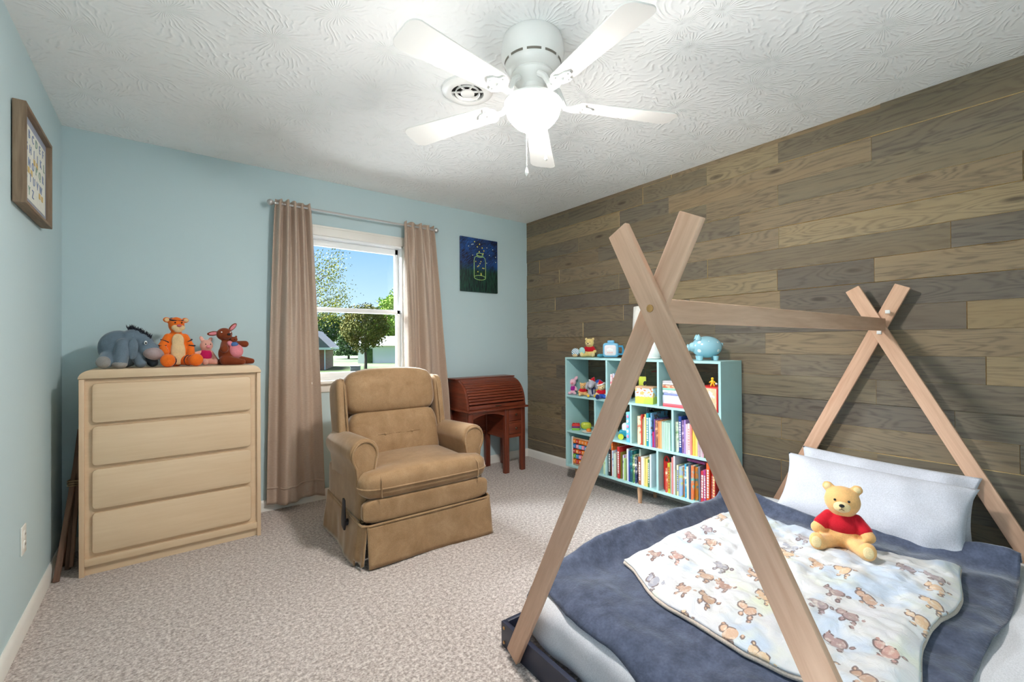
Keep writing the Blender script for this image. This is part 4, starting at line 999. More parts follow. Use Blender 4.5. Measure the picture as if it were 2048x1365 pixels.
# flat stack, top row third cubby
zz = Z1
for lab, w, hh, dd, c, c2, off in (('wide red book at the bottom of the flat stack', 0.022, 0.255, 0.20, (222, 90, 100), None, 0.0), ('pale blue boxed game in the flat stack', 0.056, 0.235, 0.20, (206, 214, 236), (236, 220, 226), 0.004),
                        ('blue and white book in the flat stack', 0.015, 0.26, 0.2, (150, 160, 214), None, -0.004), ('white book with grey title in the flat stack', 0.020, 0.25, 0.19, (236, 236, 238), (190, 190, 206), 0.0), ('mint green book in the flat stack', 0.013, 0.262, 0.2, (150, 214, 190), None, 0.0),
                        ('orange and white book in the flat stack', 0.024, 0.225, 0.18, (240, 190, 160), (226, 110, 80), 0.01), ('white paperback near the top of the flat stack', 0.012, 0.235, 0.18, (240, 238, 236), None, 0.0), ('top grey paperback of the flat stack', 0.012, 0.225, 0.18, (206, 200, 206), None, 0.004)):
    make_book(lab, 'flat stack of books in the top right cubby', (-0.282 + abs(off), -1.785 + off, zz), w, hh * 0.89, dd, c, c2, None, 0, True, 0); zz += w + 0.0005
STACK_TOP = zz
# ------------------------------------------------------------------ tipi bed
def at_x(px, py, x):
    d = pix_dir(px, py); return CAM_LOC + d * ((x - CAM_LOC.x) / d.x)
def at_y(px, py, y):
    d = pix_dir(px, py); return CAM_LOC + d * ((y - CAM_LOC.y) / d.y)
for nm, ax in (('bed_timber', 'Z'), ('bed_timber_x', 'X')):
    wood(nm, rgb(192, 148, 120), rgb(228, 190, 162), ax, 0.8, 0.65, bump=0.12, rings=7, spec=0.25)
simple('pale_edge', rgb(214, 204, 190), 0.7)
simple('navy_paint', rgb(40, 44, 62), 0.4, var=0.1)
BLOC, BROT = Vector((-1.968, -2.163, 0)), R(-2.05)
bed = thing('tipi_bed', 'low navy floor bed with crossed timber tipi poles', 'bed', BLOC, BROT)
BL, BWD = 1.925, 1.40
obj('foot_board', box(0, 0.02, -BWD, 0, 0.0, 0.094, 0.003), 'navy_paint', bed)
obj('head_board', box(BL - 0.02, BL, -BWD, 0, 0.0, 0.094, 0.003), 'navy_paint', bed)
obj('side_board', box(0.02, BL - 0.02, -0.02, 0, 0.0, 0.094, 0.003), 'navy_paint', bed)
obj('side_board', box(0.02, BL - 0.02, -BWD, -BWD + 0.02, 0.0, 0.094, 0.003), 'navy_paint', bed)
for k in range(9):
    xx = 0.12 + k * 0.205; obj('slat', box(xx, xx + 0.07, -BWD + 0.021, -0.021, 0.012, 0.030, 0.002), 'pale_edge', bed)
def screw_at(p, parent, m='brass_screw', r=0.006, axis='X'):
    bm = bmesh.new(); lathe(bm, [(r, 0), (r, 0.002), (r * 0.5, 0.003)], 10, Matrix.Translation(p) @ Matrix.Rotation(R(-90), 4, 'Y')); return obj('screw', bm, m, parent)
simple('brass_screw', rgb(196, 150, 92), 0.4, 0.5)
screw_at((0.0, -0.02, 0.075), bed); screw_at((0.0, -0.02, 0.02), bed)
def pole(y0, z0, y1, z1, x0, x1, w=0.066):
    d = Vector((0, y1 - y0, z1 - z0)); L = d.length; a = math.atan2(-(y1 - y0), z1 - z0)
    bm = bmesh.new(); bx(bm, x0, x1, -w / 2, w / 2, 0, L, 0.003, 2)
    o = obj('tipi_pole', bm, 'bed_timber', bed); o.location = (0, y0, z0); o.rotation_euler = (a, 0, 0); return o
# front pair (camera side); y measured from bed corner
ya = lambda y: y + 2.163
fo = -0.0007
pole(ya(-2.258), 0.016, ya(-2.998), 1.483, -0.0205, -0.0015)          # from left foot up to the right
pA = pole(ya(-3.531), 0.016, ya(-2.790), 1.485, -0.040, -0.0210)      # in front, from right foot up to the left
screw_at((-0.040, ya(-2.897), 1.264), bed, 'brass_screw', 0.010)
# rear pair at the plank wall
pole(ya(-2.300) + 0.03, 0.010, ya(-2.952), 1.457, BL + 0.0005, BL + 0.0195)
pole(ya(-3.452) - 0.03, 0.010, ya(-2.747), 1.460, BL - 0.0195 - 0.0, BL - 0.0005)
o = obj('ridge_beam', box(-0.001, BL - 0.020, -0.0095, 0.0095, -0.032, 0.032, 0.003), 'bed_timber_x', bed); o.location = (0, ya(-2.880), 1.262)
simple('white_clip', rgb(232, 232, 230), 0.4)
for p in ((BL - 0.0205, -0.735, 1.327), (BL - 0.022, -0.70, 1.222)):
    obj('corner_clip', box(p[0] - 0.006, p[0], p[1] - 0.010, p[1] + 0.010, p[2] - 0.009, p[2] + 0.009, 0.002), 'white_clip', bed)

# mattress under a fitted sheet
fabric('sheet_white', rgb(214, 214, 218), 0.03, 0.2, 0.10, 300)
MS0, MS1, MT0, MT1, MZ = 0.045, 1.885, 0.045, 1.365, 0.245
def msurf(s, t, r=0.085):
    dx = max(0, r - (s - MS0), r - (MS1 - s)); dy = max(0, r - (t - MT0), r - (MT1 - t)); d = min(r, math.hypot(dx, dy))
    return MZ - (r - math.sqrt(max(0, r * r - d * d)))
bm = bmesh.new()
def mfn(q): return q
cushion(bm, ((MS0 + MS1) / 2, -(MT0 + MT1) / 2, (MZ + 0.034) / 2), ((MS1 - MS0) / 2, (MT1 - MT0) / 2, (MZ - 0.034) / 2), (14, 14, 4), 46)
for v_ in bm.verts:
    c = v_.co; e = max(0, 1 - (c.x - MS0) / 0.12) + max(0, 1 - (-c.y - MT0) / 0.12)
    k = 0.010 * fnoise(c.x * 5, c.y * 9, c.z * 3) + 0.006 * abs(fnoise(c.x * 9 + c.z * 5, c.y * 16))
    if c.z > 0.05:
        c.z += 0.35 * k; c.x += k * (0.9 if c.x < 0.2 else 0); c.y += k * (0.9 if c.y > -0.2 else 0)
mt = obj('mattress', bm, 'sheet_white', None, 180); mt.location = BLOC; mt.rotation_euler.z = BROT
tag(mt, 'full size mattress in white fitted sheet on the navy bed frame', 'mattress')

# slate blue blanket
fabric('slate_fleece', rgb(80, 87, 106), 0.30, 0.6, 0.7, 110, vscale=22)
def ridge(x): return 1 - abs(2 * (x - math.floor(x + 0.5)))
def bl_head(t): return 1.585 + 0.145 * min(1.2, max(0, t)) + 0.02 * math.sin(t * 7)
def blanket_z(s, t):
    z = msurf(max(s, MS0), min(max(t, MT0), MT1)) + 0.017
    g = math.exp(-((t - 0.075) / 0.06) ** 2) * min(1, max(0, (s - 0.10) / 0.35)) * (0.74 + 0.26 * math.sin(2.2 * s + 0.7))
    z += 0.092 * g
    hb = bl_head(t)
    z += (0.045 + 0.022 * math.sin(t * 6.5 + 0.5)) * math.exp(-((s - hb + 0.085) / 0.05) ** 2) * min(1, max(0, (t + 0.02) / 0.1))
    z += 0.014 * fnoise(s * 3.2, t * 3.2) + 0.010 * fnoise(s * 8 + 3, t * 8) + 0.007 * (0.4 - abs(fnoise(s * 9, t * 6, 2))) + 0.004 * fnoise(s * 17, t * 13, 2)
    z += 0.010 * abs(fnoise(s * 2.4 + 5, t * 6.0, 7)) + 0.004 * fnoise(s * 6, t * 24, 3) * min(1, max(0, s))
    return z
TR = 1.20
def bl_fn(u, v):
    p = -0.13 + (TR + 0.13) * v
    hb = bl_head(p); s0 = 0.050 + 0.02 * math.sin(p * 5) + 0.02 * fnoise(p * 4, 3.0) + (0.05 * max(0, 1 - p / 0.3) if p < 0.3 else 0)
    s = s0 + (hb - s0) * u
    t = p
    if p < MT0:
        hang = MT0 - p; t = MT0 - 0.010 - 0.012 * min(1, hang / 0.05) + 0.006 * math.sin(s * 9)
        z0 = blanket_z(s, MT0); z = z0 - hang * (0.95 + 0.15 * math.sin(s * 5))
        z = max(0.11, z)
    else:
        z = blanket_z(s, t)
    if u < 0.03: z -= (0.03 - u) * 0.25
    if p > TR - 0.03: z -= (p - TR + 0.03) * 0.25; s += 0.0
    t2 = t + 0.010 * math.sin(s * 6) * max(0, (v - 0.9) * 10)
    return (s, -t2, z)
o = obj('blanket', grid(150, 130, bl_fn), 'slate_fleece', None, 180); o.location = BLOC; o.rotation_euler.z = BROT; solid(o, 0.010, 1)
tag(o, 'slate blue fleece blanket spread rumpled over the bed', 'blanket')

# printed baby quilt
t = NT('quilt_print'); t.set(Roughness=0.45, Sheen_Weight=0.2); t.b.inputs['Specular IOR Level'].default_value = 0.35
v = t.coord()
wash = t.noise(v, 5.0, 3); w2 = t.noise(t.coord(loc=(4, 2, 0)), 6.0, 3)
c = t.ramp(wash, [(0.40, rgb(208, 208, 212)), (0.50, rgb(212, 212, 211)), (0.62, rgb(190, 202, 218))])
c = t.mix(t.math('MULTIPLY', t.math('SUBTRACT', w2, 0.54, True), 5.0, True), c, rgb(214, 218, 196))
dist = t.add('ShaderNodeTexNoise', Scale=24.0, Detail=3.0); t.link(v, dist.inputs['Vector'])
dv = t.add('ShaderNodeVectorMath', operation='SCALE'); t.link(dist.outputs['Color'], dv.inputs[0]); dv.inputs['Scale'].default_value = 0.018
va = t.add('ShaderNodeVectorMath', operation='ADD'); t.link(v, va.inputs[0]); t.link(dv.outputs[0], va.inputs[1])
flat_ = t.add('ShaderNodeMapping'); flat_.inputs['Scale'].default_value = (1, 1.25, 0); t.link(va.outputs[0], flat_.inputs[0])
def limb(off, thr):        # one rounded piece of the little printed animal in each cell
    mp = t.add('ShaderNodeMapping'); mp.inputs['Location'].default_value = (off[0], off[1], 0); t.link(flat_.outputs[0], mp.inputs[0])
    vn = t.add('ShaderNodeTexVoronoi', voronoi_dimensions='2D', Scale=7.4, Randomness=0.55); t.link(mp.outputs[0], vn.inputs['Vector'])
    return t.math('SUBTRACT', vn.outputs['Distance'], thr), vn
d, vo = limb((0, 0), 0.185)
for off, thr in (((-0.012, -0.034), 0.12), ((-0.030, -0.046), 0.05), ((0.030, 0.020), 0.065), ((0.032, -0.016), 0.065), ((-0.010, 0.038), 0.05), ((0.046, 0.022), 0.05)):
    d = t.math('MINIMUM', d, limb(off, thr)[0])
inside = t.math('LESS_THAN', d, 0.0); edge = t.math('LESS_THAN', t.math('ABSOLUTE', d), 0.022)
sepc = t.add('ShaderNodeSeparateColor'); t.link(vo.outputs['Color'], sepc.inputs[0])
body = t.ramp(sepc.outputs[0], [(0.0, rgb(150, 152, 168)), (0.30, rgb(160, 110, 92)), (0.55, rgb(222, 186, 138)), (0.8, rgb(214, 170, 124)), (1.0, rgb(176, 120, 118))])
shade = t.noise(v, 60, 2); body = t.mix(t.math('MULTIPLY', t.math('SUBTRACT', shade, 0.5, True), 3.0, True), body, rgb(236, 228, 214))
keep = t.math('GREATER_THAN', sepc.outputs[1], 0.33)
c = t.mix(t.math('MULTIPLY', t.math('MULTIPLY', inside, keep), 0.82), c, body)
lines = t.math('MULTIPLY', t.math('GREATER_THAN', t.noise(v, 34, 2), 0.47), keep)
c = t.mix(t.math('MULTIPLY', t.math('MULTIPLY', edge, lines), 0.8), c, rgb(104, 82, 80))
t.base(c); t.bump(t.noise(v, 22, 4, 0.6, 0.8), 0.45, 0.012)
fabric('quilt_binding', rgb(206, 190, 176), 0.08, 0.3, 0.5, 200)
def q_edge(u, v):
    # corners (s,t): near-left, far-left, far-right, near-right
    a, b, c_, d_ = Vector((0.471, 0.22)), Vector((1.42, 0.20)), Vector((1.445, 1.075)), Vector((0.315, 1.11))
    p = a.lerp(b, u).lerp(d_.lerp(c_, u), v)
    near = (1 - u) ** 3; p.x += near * (-0.085 * math.sin(math.pi * min(1, v * 1.2)) + 0.012 * math.sin(v * 17))
    far = u ** 3; p.x += far * (-0.09 * math.sin(math.pi * v) + 0.015 * math.sin(v * 12 + 1))
    p.y += (v ** 3) * 0.018 * math.sin(u * 11) + (1 - v) ** 3 * 0.012 * math.sin(u * 9)
    return p
def q_fn(u, v, lift=0.0):
    p = q_edge(u, v); s, t_ = p
    e = min(1, min(u, 1 - u, v, 1 - v) / 0.05)
    z = blanket_z(s, t_) + 0.014 + 0.014 * e
    z += e * (0.010 * abs(fnoise(s * 6.5 + 9, t_ * 6.5)) + 0.008 * fnoise(s * 12, t_ * 10, 5) + 0.016 * (0.4 - abs(fnoise(s * 10 + 4, t_ * 13, 8))) + 0.010 * (0.4 - abs(fnoise(s * 21 + 4, t_ * 19, 2))))
    return Vector((s, -t_, z + lift))
qt = thing('baby_quilt', 'small white quilt printed with little animals on the blue blanket', 'quilt', BLOC, BROT)
o = obj('quilt_top', grid(170, 140, q_fn), 'quilt_print', qt, 180); solid(o, 0.010, 0, ); o.modifiers['solid'].offset = -1
bm = bmesh.new(); N = 90
lp = [q_fn(i / N, 0) for i in range(N)] + [q_fn(1, i / N) for i in range(N)] + [q_fn(1 - i / N, 1) for i in range(N)] + [q_fn(0, 1 - i / N) for i in range(N + 1)]
tube(bm, [p + Vector((0, 0, -0.004)) for p in lp], 0.0075, 8); obj('binding', bm, 'quilt_binding', qt, 180)

# two pillows leaning on the wall
fabric('pillowcase', rgb(200, 201, 209), 0.03, 0.2, 0.06, 280)
def pillow(label, loc, rot, W, Hh, T, seed):
    def f(u, v, sgn):
        a, b = 2 * u - 1, 2 * v - 1
        w = (max(0, 1 - abs(a) ** 3.2) ** 0.55) * (max(0, 1 - abs(b) ** 2.6) ** 0.55)
        k = 1 - 0.05 * (1 - b * b) * abs(a) ** 4
        x = a * W / 2 * k * (1 - 0.06 * (1 - abs(b) ** 3) * 0.4); z = b * Hh / 2 * (1 - 0.05 * (1 - a * a))
        cr = 0.010 * fnoise(a * 3.5 + seed, b * 1.6, sgn) + 0.010 * fnoise(a * 2, b * 2 + seed, sgn) + 0.006 * math.sin(a * 9 + 3 * b + seed + 2.5 * fnoise(a * 2, b * 2, 9)) * abs(b)
        return (x, sgn * T / 2 * w + cr * min(1, w * 3), z)
    bm = bmesh.new(); n, m_ = 54, 34
    fr_ = [[bm.verts.new(f(i / n, j / m_, -1)) for j in range(m_ + 1)] for i in range(n + 1)]
    bk_ = [[fr_[i][j] if i in (0, n) or j in (0, m_) else bm.verts.new(f(i / n, j / m_, 1)) for j in range(m_ + 1)] for i in range(n + 1)]
    for i in range(n):
        for j in range(m_):
            bm.faces.new((fr_[i][j], fr_[i + 1][j], fr_[i + 1][j + 1], fr_[i][j + 1]))
            q = (bk_[i][j], bk_[i][j + 1], bk_[i + 1][j + 1], bk_[i + 1][j])
            bm.faces.new(q)
    bmesh.ops.recalc_face_normals(bm, faces=bm.faces[:])
    o = obj('pillow', bm, 'pillowcase', None, 180); o.location = loc; o.rotation_euler = rot
    return tag(o, label, 'pillow', 'white bed pillows')
# pillow local: X width, Y thickness (front -Y), Z height; turned so that the front faces -X
def prot(tilt, roll=0): return (Matrix.Rotation(R(-91), 4, 'Z') @ Matrix.Rotation(R(-tilt), 4, 'X') @ Matrix.Rotation(R(roll), 4, 'Y')).to_euler()
pillow('white pillow standing behind the other one at the plank wall', (-0.165, -2.93, 0.408), prot(22, 1.5), 0.72, 0.34, 0.10, 3)
pillow('plump white pillow behind the bear on the bed', (-0.295, -2.91, 0.392), prot(33, 1.5), 0.76, 0.345, 0.15, 8)
# ------------------------------------------------------------------ soft toys
def plushmat(name, c, var=0.08): return fabric(name, rgb(*c), var, 0.5, 0.5, 420, 0.95, 30)
for nm, c in (('fur_honey', (234, 184, 122)), ('fur_cream', (236, 212, 160)), ('knit_red', (190, 30, 44)), ('fur_grey', (108, 124, 138)), ('fur_greylight', (150, 148, 146)), ('fur_pinkgrey', (168, 150, 150)), ('fur_black', (34, 38, 50)), ('fur_orange', (238, 116, 40)), ('fur_tan', (226, 196, 150)), ('fur_brown', (130, 62, 36)), ('fur_rose', (230, 140, 150)), ('fur_pig', (232, 172, 156)),
              ('knit_magenta', (196, 32, 92)), ('cloth_blue', (80, 116, 170)), ('fur_palepink', (236, 186, 200)), ('knit_purple', (160, 40, 140)), ('cloth_navy', (36, 50, 100)), ('cloth_royal', (50, 90, 180)), ('cloth_yellow', (240, 196, 60)), ('fur_silver', (182, 180, 190)), ('cloth_mint', (176, 220, 214)), ('fur_white', (238, 234, 230)), ('fur_lemon', (236, 212, 140))): plushmat(nm, c)
simple('bead_black', rgb(20, 18, 20), 0.15); simple('bead_white', rgb(240, 240, 240), 0.3); simple('bead_brown', rgb(84, 44, 34), 0.3); simple('nose_rose', rgb(196, 90, 96), 0.7)
def S(e, k):
    out = []
    for q in e:
        if q[0] == 'c': out.append(('c', tuple(v * k for v in q[1]), tuple(v * k for v in q[2]), q[3] * k, q[4] * k))
        else:
            r = q[1] if not isinstance(q[1], (int, float)) else (q[1],) * 3
            out.append((tuple(v * k for v in q[0]), tuple(v * k for v in r)) + tuple(q[2:]))
    return out
def dot(name, c, r, m, parent, k=1.0, rot=None):
    bm = bmesh.new(); r = r if not isinstance(r, (int, float)) else (r,) * 3
    ball(bm, tuple(v * k for v in c), tuple(v * k for v in r), rot, 14, 10); return obj(name, bm, m, parent, 180)
def teddy(label, loc, rotz, k, fur, cloth, pale, group=None, tilt=0.0, eyes=True, cat='soft toy', vox=0.006):
    b = thing('teddy_bear', label, cat, loc, rotz, group); b.rotation_euler.x = tilt
    body = blob('body', S([((0, 0.02, 0.26), (0.215, 0.185, 0.26)), ((0, -0.03, 0.70), (0.225, 0.205, 0.215)), ((0, 0.0, 0.49), (0.13, 0.12, 0.1)),
        ('c', (-0.17, -0.02, 0.45), (-0.30, -0.12, 0.27), 0.075, 0.088), ('c', (0.17, -0.02, 0.45), (0.30, -0.12, 0.27), 0.075, 0.088),
        ('c', (-0.12, -0.08, 0.12), (-0.27, -0.34, 0.11), 0.105, 0.105), ('c', (0.12, -0.08, 0.12), (0.27, -0.34, 0.11), 0.105, 0.105),
        ((-0.29, -0.375, 0.135), (0.10, 0.075, 0.125)), ((0.29, -0.375, 0.135), (0.10, 0.075, 0.125)),
        ((-0.175, -0.01, 0.885), (0.075, 0.045, 0.075)), ((0.175, -0.01, 0.885), (0.075, 0.045, 0.075))], k), fur, b, vox * k / 0.3 if k > 0.2 else 0.004)
    blob('sweater', S([((0, 0.01, 0.35), (0.228, 0.205, 0.165)), ((0, 0.0, 0.47), (0.150, 0.14, 0.075)), ('c', (-0.16, -0.02, 0.455), (-0.258, -0.085, 0.335), 0.09, 0.096), ('c', (0.16, -0.02, 0.455), (0.258, -0.085, 0.335), 0.09, 0.096)], k), cloth, b, 0.0055 * k / 0.3 if k > 0.2 else 0.004)
    mz = dot('muzzle', (0, -0.215, 0.645), (0.105, 0.085, 0.078), pale, b, k)
    dot('nose', (0, -0.295, 0.675), (0.034, 0.02, 0.024), 'bead_black', mz, k)
    bm = bmesh.new(); tube(bm, [Vector(p) * k for p in ((0, -0.300, 0.652), (0, -0.302, 0.628), (-0.03, -0.294, 0.612))], 0.004 * k, 5); tube(bm, [Vector(p) * k for p in ((0, -0.302, 0.628), (0.03, -0.294, 0.612))], 0.004 * k, 5); obj('mouth_stitch', bm, 'bead_brown', mz)
    for s in (-1, 1):
        if eyes: dot('eye', (s * 0.082, -0.222, 0.735), 0.017, 'bead_black', b, k)
        dot('inner_ear', (s * 0.175, -0.045, 0.885), (0.046, 0.02, 0.046), pale, b, k)
        dot('foot_pad', (s * 0.292, -0.438, 0.135), (0.062, 0.018, 0.08), pale, b, k)
    return b
bp = at_x(1690, 1095, -0.665)
bear = teddy('golden teddy bear in a red sweater sitting on the bed quilt', (-0.72, -2.935, 0.288), R(-76), 0.290, 'fur_honey', 'knit_red', 'fur_cream', None, R(-6))

# --- toys along the dresser top
DT = 1.0555
def top_at(px, y): p = at_y(px, 720, y); return (p.x, y, DT)
# donkey, side on, nose to the right
d = thing('plush_donkey', 'slumped grey plush donkey with black mane on the dresser', 'soft toy', top_at(262, -0.25), R(-8))
blob('body', [((-0.045, 0.01, 0.105), (0.098, 0.082, 0.108), (0, R(-28), 0)), ((0.015, 0, 0.15), (0.07, 0.065, 0.07)), ((0.055, -0.02, 0.135), (0.052, 0.048, 0.062)), ((0.082, -0.035, 0.105), (0.058, 0.045, 0.045), (0, R(28), 0)),
    ('c', (-0.02, -0.06, 0.13), (-0.03, -0.088, 0.03), 0.036, 0.034), ('c', (0.02, -0.03, 0.1), (0.05, -0.045, 0.026), 0.03, 0.028), ('c', (0.05, 0.04, 0.1), (0.09, 0.045, 0.026), 0.03, 0.028),
    ('c', (-0.08, -0.03, 0.06), (-0.092, -0.095, 0.036), 0.048, 0.036), ('c', (-0.07, 0.05, 0.05), (-0.03, 0.07, 0.03), 0.04, 0.03)], 'fur_grey', d, 0.005)
dot('muzzle', (0.110, -0.055, 0.078), (0.050, 0.044, 0.036), 'fur_pinkgrey', d, 1, (0, R(15), 0))
for p, r_ in (((-0.031, -0.094, 0.022), (0.034, 0.032, 0.022)), ((-0.093, -0.112, 0.036), (0.032, 0.022, 0.032))): dot('hoof', p, r_, 'fur_greylight', d)
blob('ear', [((0.022, -0.078, 0.105), (0.026, 0.012, 0.062), (R(8), R(6), 0))], 'fur_grey', d, 0.004)
blob('ear', [((0.06, 0.045, 0.115), (0.024, 0.012, 0.055), (R(-8), R(-10), 0))], 'fur_grey', d, 0.004)
bm = bmesh.new(); rg = random.Random(2)
for i in range(260):
    k = rg.random(); c = Vector((-0.005 + 0.095 * k, -0.005 - 0.03 * k, 0.218 - 0.055 * k ** 1.3)); dd = Vector((rg.gauss(0.1, 0.5), rg.gauss(-0.2, 0.5), 1)).normalized() * rg.uniform(0.018, 0.032)
    tube(bm, [c + Vector((0, 0, -0.02)), c + dd], [0.0035, 0.0006], 4, False)
o = obj('mane', bm, 'fur_black', d, 0); o['kind'] = 'stuff'
ey = dot('eye', (0.078, -0.078, 0.140), (0.007, 0.005, 0.011), 'bead_white', d); dot('pupil', (0.080, -0.082, 0.138), (0.004, 0.003, 0.006), 'bead_black', ey)

# tiger
tg = thing('plush_tiger', 'orange striped plush tiger sitting upright on the dresser', 'soft toy', top_at(353, -0.255), R(14))
blob('body', [((0, 0.01, 0.085), (0.058, 0.05, 0.088)), ((0, 0.008, 0.155), (0.048, 0.042, 0.055)), ((0, 0, 0.245), (0.040, 0.040, 0.048)), ((0, 0, 0.195), (0.026, 0.026, 0.03)),
    ('c', (-0.042, 0, 0.175), (-0.074, -0.012, 0.12), 0.020, 0.019), ('c', (-0.074, -0.012, 0.12), (-0.066, -0.04, 0.085), 0.019, 0.022), ('c', (0.042, 0, 0.175), (0.068, -0.01, 0.12), 0.020, 0.019), ('c', (0.068, -0.01, 0.12), (0.062, -0.035, 0.075), 0.019, 0.022),
    ('c', (-0.03, -0.02, 0.035), (-0.065, -0.085, 0.033), 0.03, 0.03), ('c', (0.03, -0.02, 0.035), (0.065, -0.085, 0.033), 0.03, 0.03), ((-0.068, -0.105, 0.038), (0.037, 0.028, 0.038)), ((0.068, -0.105, 0.038), (0.037, 0.028, 0.038)),
    ((-0.046, 0.006, 0.275), (0.019, 0.010, 0.017)), ((0.046, 0.006, 0.275), (0.019, 0.010, 0.017))], 'fur_orange', tg, 0.0045)
blob('belly', [((0, -0.028, 0.085), (0.038, 0.020, 0.078)), ((0, -0.026, 0.15), (0.032, 0.017, 0.045))], 'fur_tan', tg, 0.004)
blob('muzzle', [((-0.014, -0.034, 0.228), (0.020, 0.018, 0.017)), ((0.014, -0.034, 0.228), (0.020, 0.018, 0.017)), ((0, -0.03, 0.213), (0.022, 0.016, 0.014))], 'fur_tan', tg, 0.0035)
dot('nose', (0, -0.052, 0.240), (0.012, 0.007, 0.008), 'nose_rose', tg)
for s in (-1, 1):
    dot('eye', (s * 0.016, -0.038, 0.258), 0.0045, 'bead_black', tg); dot('inner_ear', (s * 0.047, -0.003, 0.275), (0.012, 0.004, 0.011), 'fur_tan', tg)
def stripe(c, axis, r, th=0.0042, a0=-140, a1=-40):
    bm = bmesh.new(); ax = Vector(axis).normalized(); a = ax.orthogonal().normalized(); b = ax.cross(a)
    n = 14; tube(bm, [Vector(c) + (a * math.cos(R(a0 + (a1 - a0) * i / n)) + b * math.sin(R(a0 + (a1 - a0) * i / n))) * r for i in range(n + 1)], [th * math.sin(math.pi * (0.08 + 0.84 * i / n)) for i in range(n + 1)], 6); obj('stripe', bm, 'fur_black', tg)
for s in (-1, 1):
    stripe((s * 0.046, -0.050, 0.034), (s * 0.45, -0.85, 0), 0.0295, 0.005, 0, 360); stripe((s * 0.055, -0.064, 0.034), (s * 0.45, -0.85, 0), 0.0285, 0.004, 0, 360)
    stripe((s * 0.072, -0.010, 0.125), (s * 0.1, -0.2, 1), 0.0195, 0.005, 0, 360); stripe((s * 0.058, -0.004, 0.15), (s * 0.45, 0, -0.9), 0.0200, 0.005, 0, 360)
stripe((0, 0.002, 0.278), (0, -0.3, 1), 0.0335, 0.005, 0, 360)

# small pig
pg = thing('plush_piglet', 'small pink plush pig in a magenta shirt between tiger and kangaroo', 'soft toy', top_at(411, -0.235), R(14))
blob('body', [((0, 0, 0.055), (0.034, 0.03, 0.05)), ((0.004, -0.004, 0.122), (0.035, 0.032, 0.036)), ('c', (-0.028, -0.004, 0.08), (-0.058, -0.012, 0.072), 0.012, 0.011), ('c', (0.028, -0.006, 0.08), (0.052, -0.02, 0.03), 0.012, 0.012), ('c', (-0.012, -0.02, 0.02), (-0.016, -0.05, 0.018), 0.015, 0.016), ('c', (0.02, -0.01, 0.02), (0.045, -0.035, 0.016), 0.015, 0.014), ((-0.018, 0.004, 0.160), (0.012, 0.006, 0.024), (0, R(-22), 0)), ((0.026, 0.004, 0.156), (0.012, 0.006, 0.022), (0, R(28), 0))], 'fur_pig', pg, 0.004)
blob('shirt', [((0, 0, 0.062), (0.0375, 0.0335, 0.042))], 'knit_magenta', pg, 0.004)
dot('snout', (0.004, -0.037, 0.115), (0.012, 0.008, 0.010), 'fur_rose', pg)
for s in (-1, 1): dot('eye', (0.004 + s * 0.013, -0.033, 0.130), 0.0032, 'bead_black', pg)

# kangaroo with pouch and joey
kg = thing('plush_kangaroo', 'brown plush kangaroo with pink pouch at the right end of the dresser', 'soft toy', top_at(459, -0.255), R(10))
blob('body', [((0.0, 0, 0.07), (0.062, 0.05, 0.068)), ((-0.004, 0, 0.135), (0.040, 0.036, 0.045)), ((-0.030, -0.008, 0.192), (0.044, 0.040, 0.040)), ((-0.024, -0.038, 0.182), (0.026, 0.024, 0.022)),
    ('c', (-0.035, -0.02, 0.135), (-0.045, -0.058, 0.10), 0.018, 0.024), ('c', (0.032, -0.005, 0.135), (0.082, -0.02, 0.130), 0.016, 0.022),
    ('c', (-0.03, -0.03, 0.03), (0.045, -0.10, 0.018), 0.032, 0.017), ('c', (0.04, 0.0, 0.03), (0.112, -0.045, 0.020), 0.030, 0.018), ('c', (-0.02, 0.05, 0.02), (-0.05, 0.10, 0.014), 0.025, 0.012)], 'fur_brown', kg, 0.0048)
for p, rr in (((-0.086, 0.006, 0.196), (0, R(-98), R(-8))), ((0.020, 0.006, 0.238), (0, R(42), R(8)))):
    e_ = blob('ear', [(p, (0.015, 0.009, 0.034), rr)], 'fur_brown', kg, 0.0035); dot('inner_ear', (p[0], p[1] - 0.008, p[2]), (0.009, 0.004, 0.025), 'fur_rose', e_, 1, rr)
blob('pouch', [((0.026, -0.026, 0.085), (0.044, 0.042, 0.048)), ((-0.004, -0.036, 0.135), (0.022, 0.014, 0.018))], 'fur_rose', kg, 0.004)
dot('nose', (-0.020, -0.062, 0.190), (0.009, 0.006, 0.008), 'bead_black', kg)
for s in (-1, 1): dot('eye', (-0.030 + s * 0.024, -0.042, 0.204), (0.0045, 0.003, 0.004), 'bead_white', kg)
p = top_at(468, -0.285)
jy = thing('plush_joey', 'tiny brown plush joey in a blue shirt riding in the kangaroo pouch', 'soft toy', (p[0], -0.292, DT + 0.115), R(10))
blob('body', [((0, 0, 0.012), (0.020, 0.016, 0.018)), ((-0.002, -0.004, 0.044), (0.021, 0.018, 0.017)), ((-0.016, 0.002, 0.060), (0.007, 0.004, 0.010)), ((0.012, 0.002, 0.060), (0.007, 0.004, 0.010)), ('c', (0.015, 0, 0.02), (0.03, -0.006, 0.026), 0.008, 0.008)], 'fur_brown', jy, 0.003)
blob('shirt', [((0.001, -0.001, 0.014), (0.0225, 0.019, 0.017))], 'cloth_blue', jy, 0.003)
dot('nose', (-0.004, -0.022, 0.044), 0.003, 'bead_black', jy)

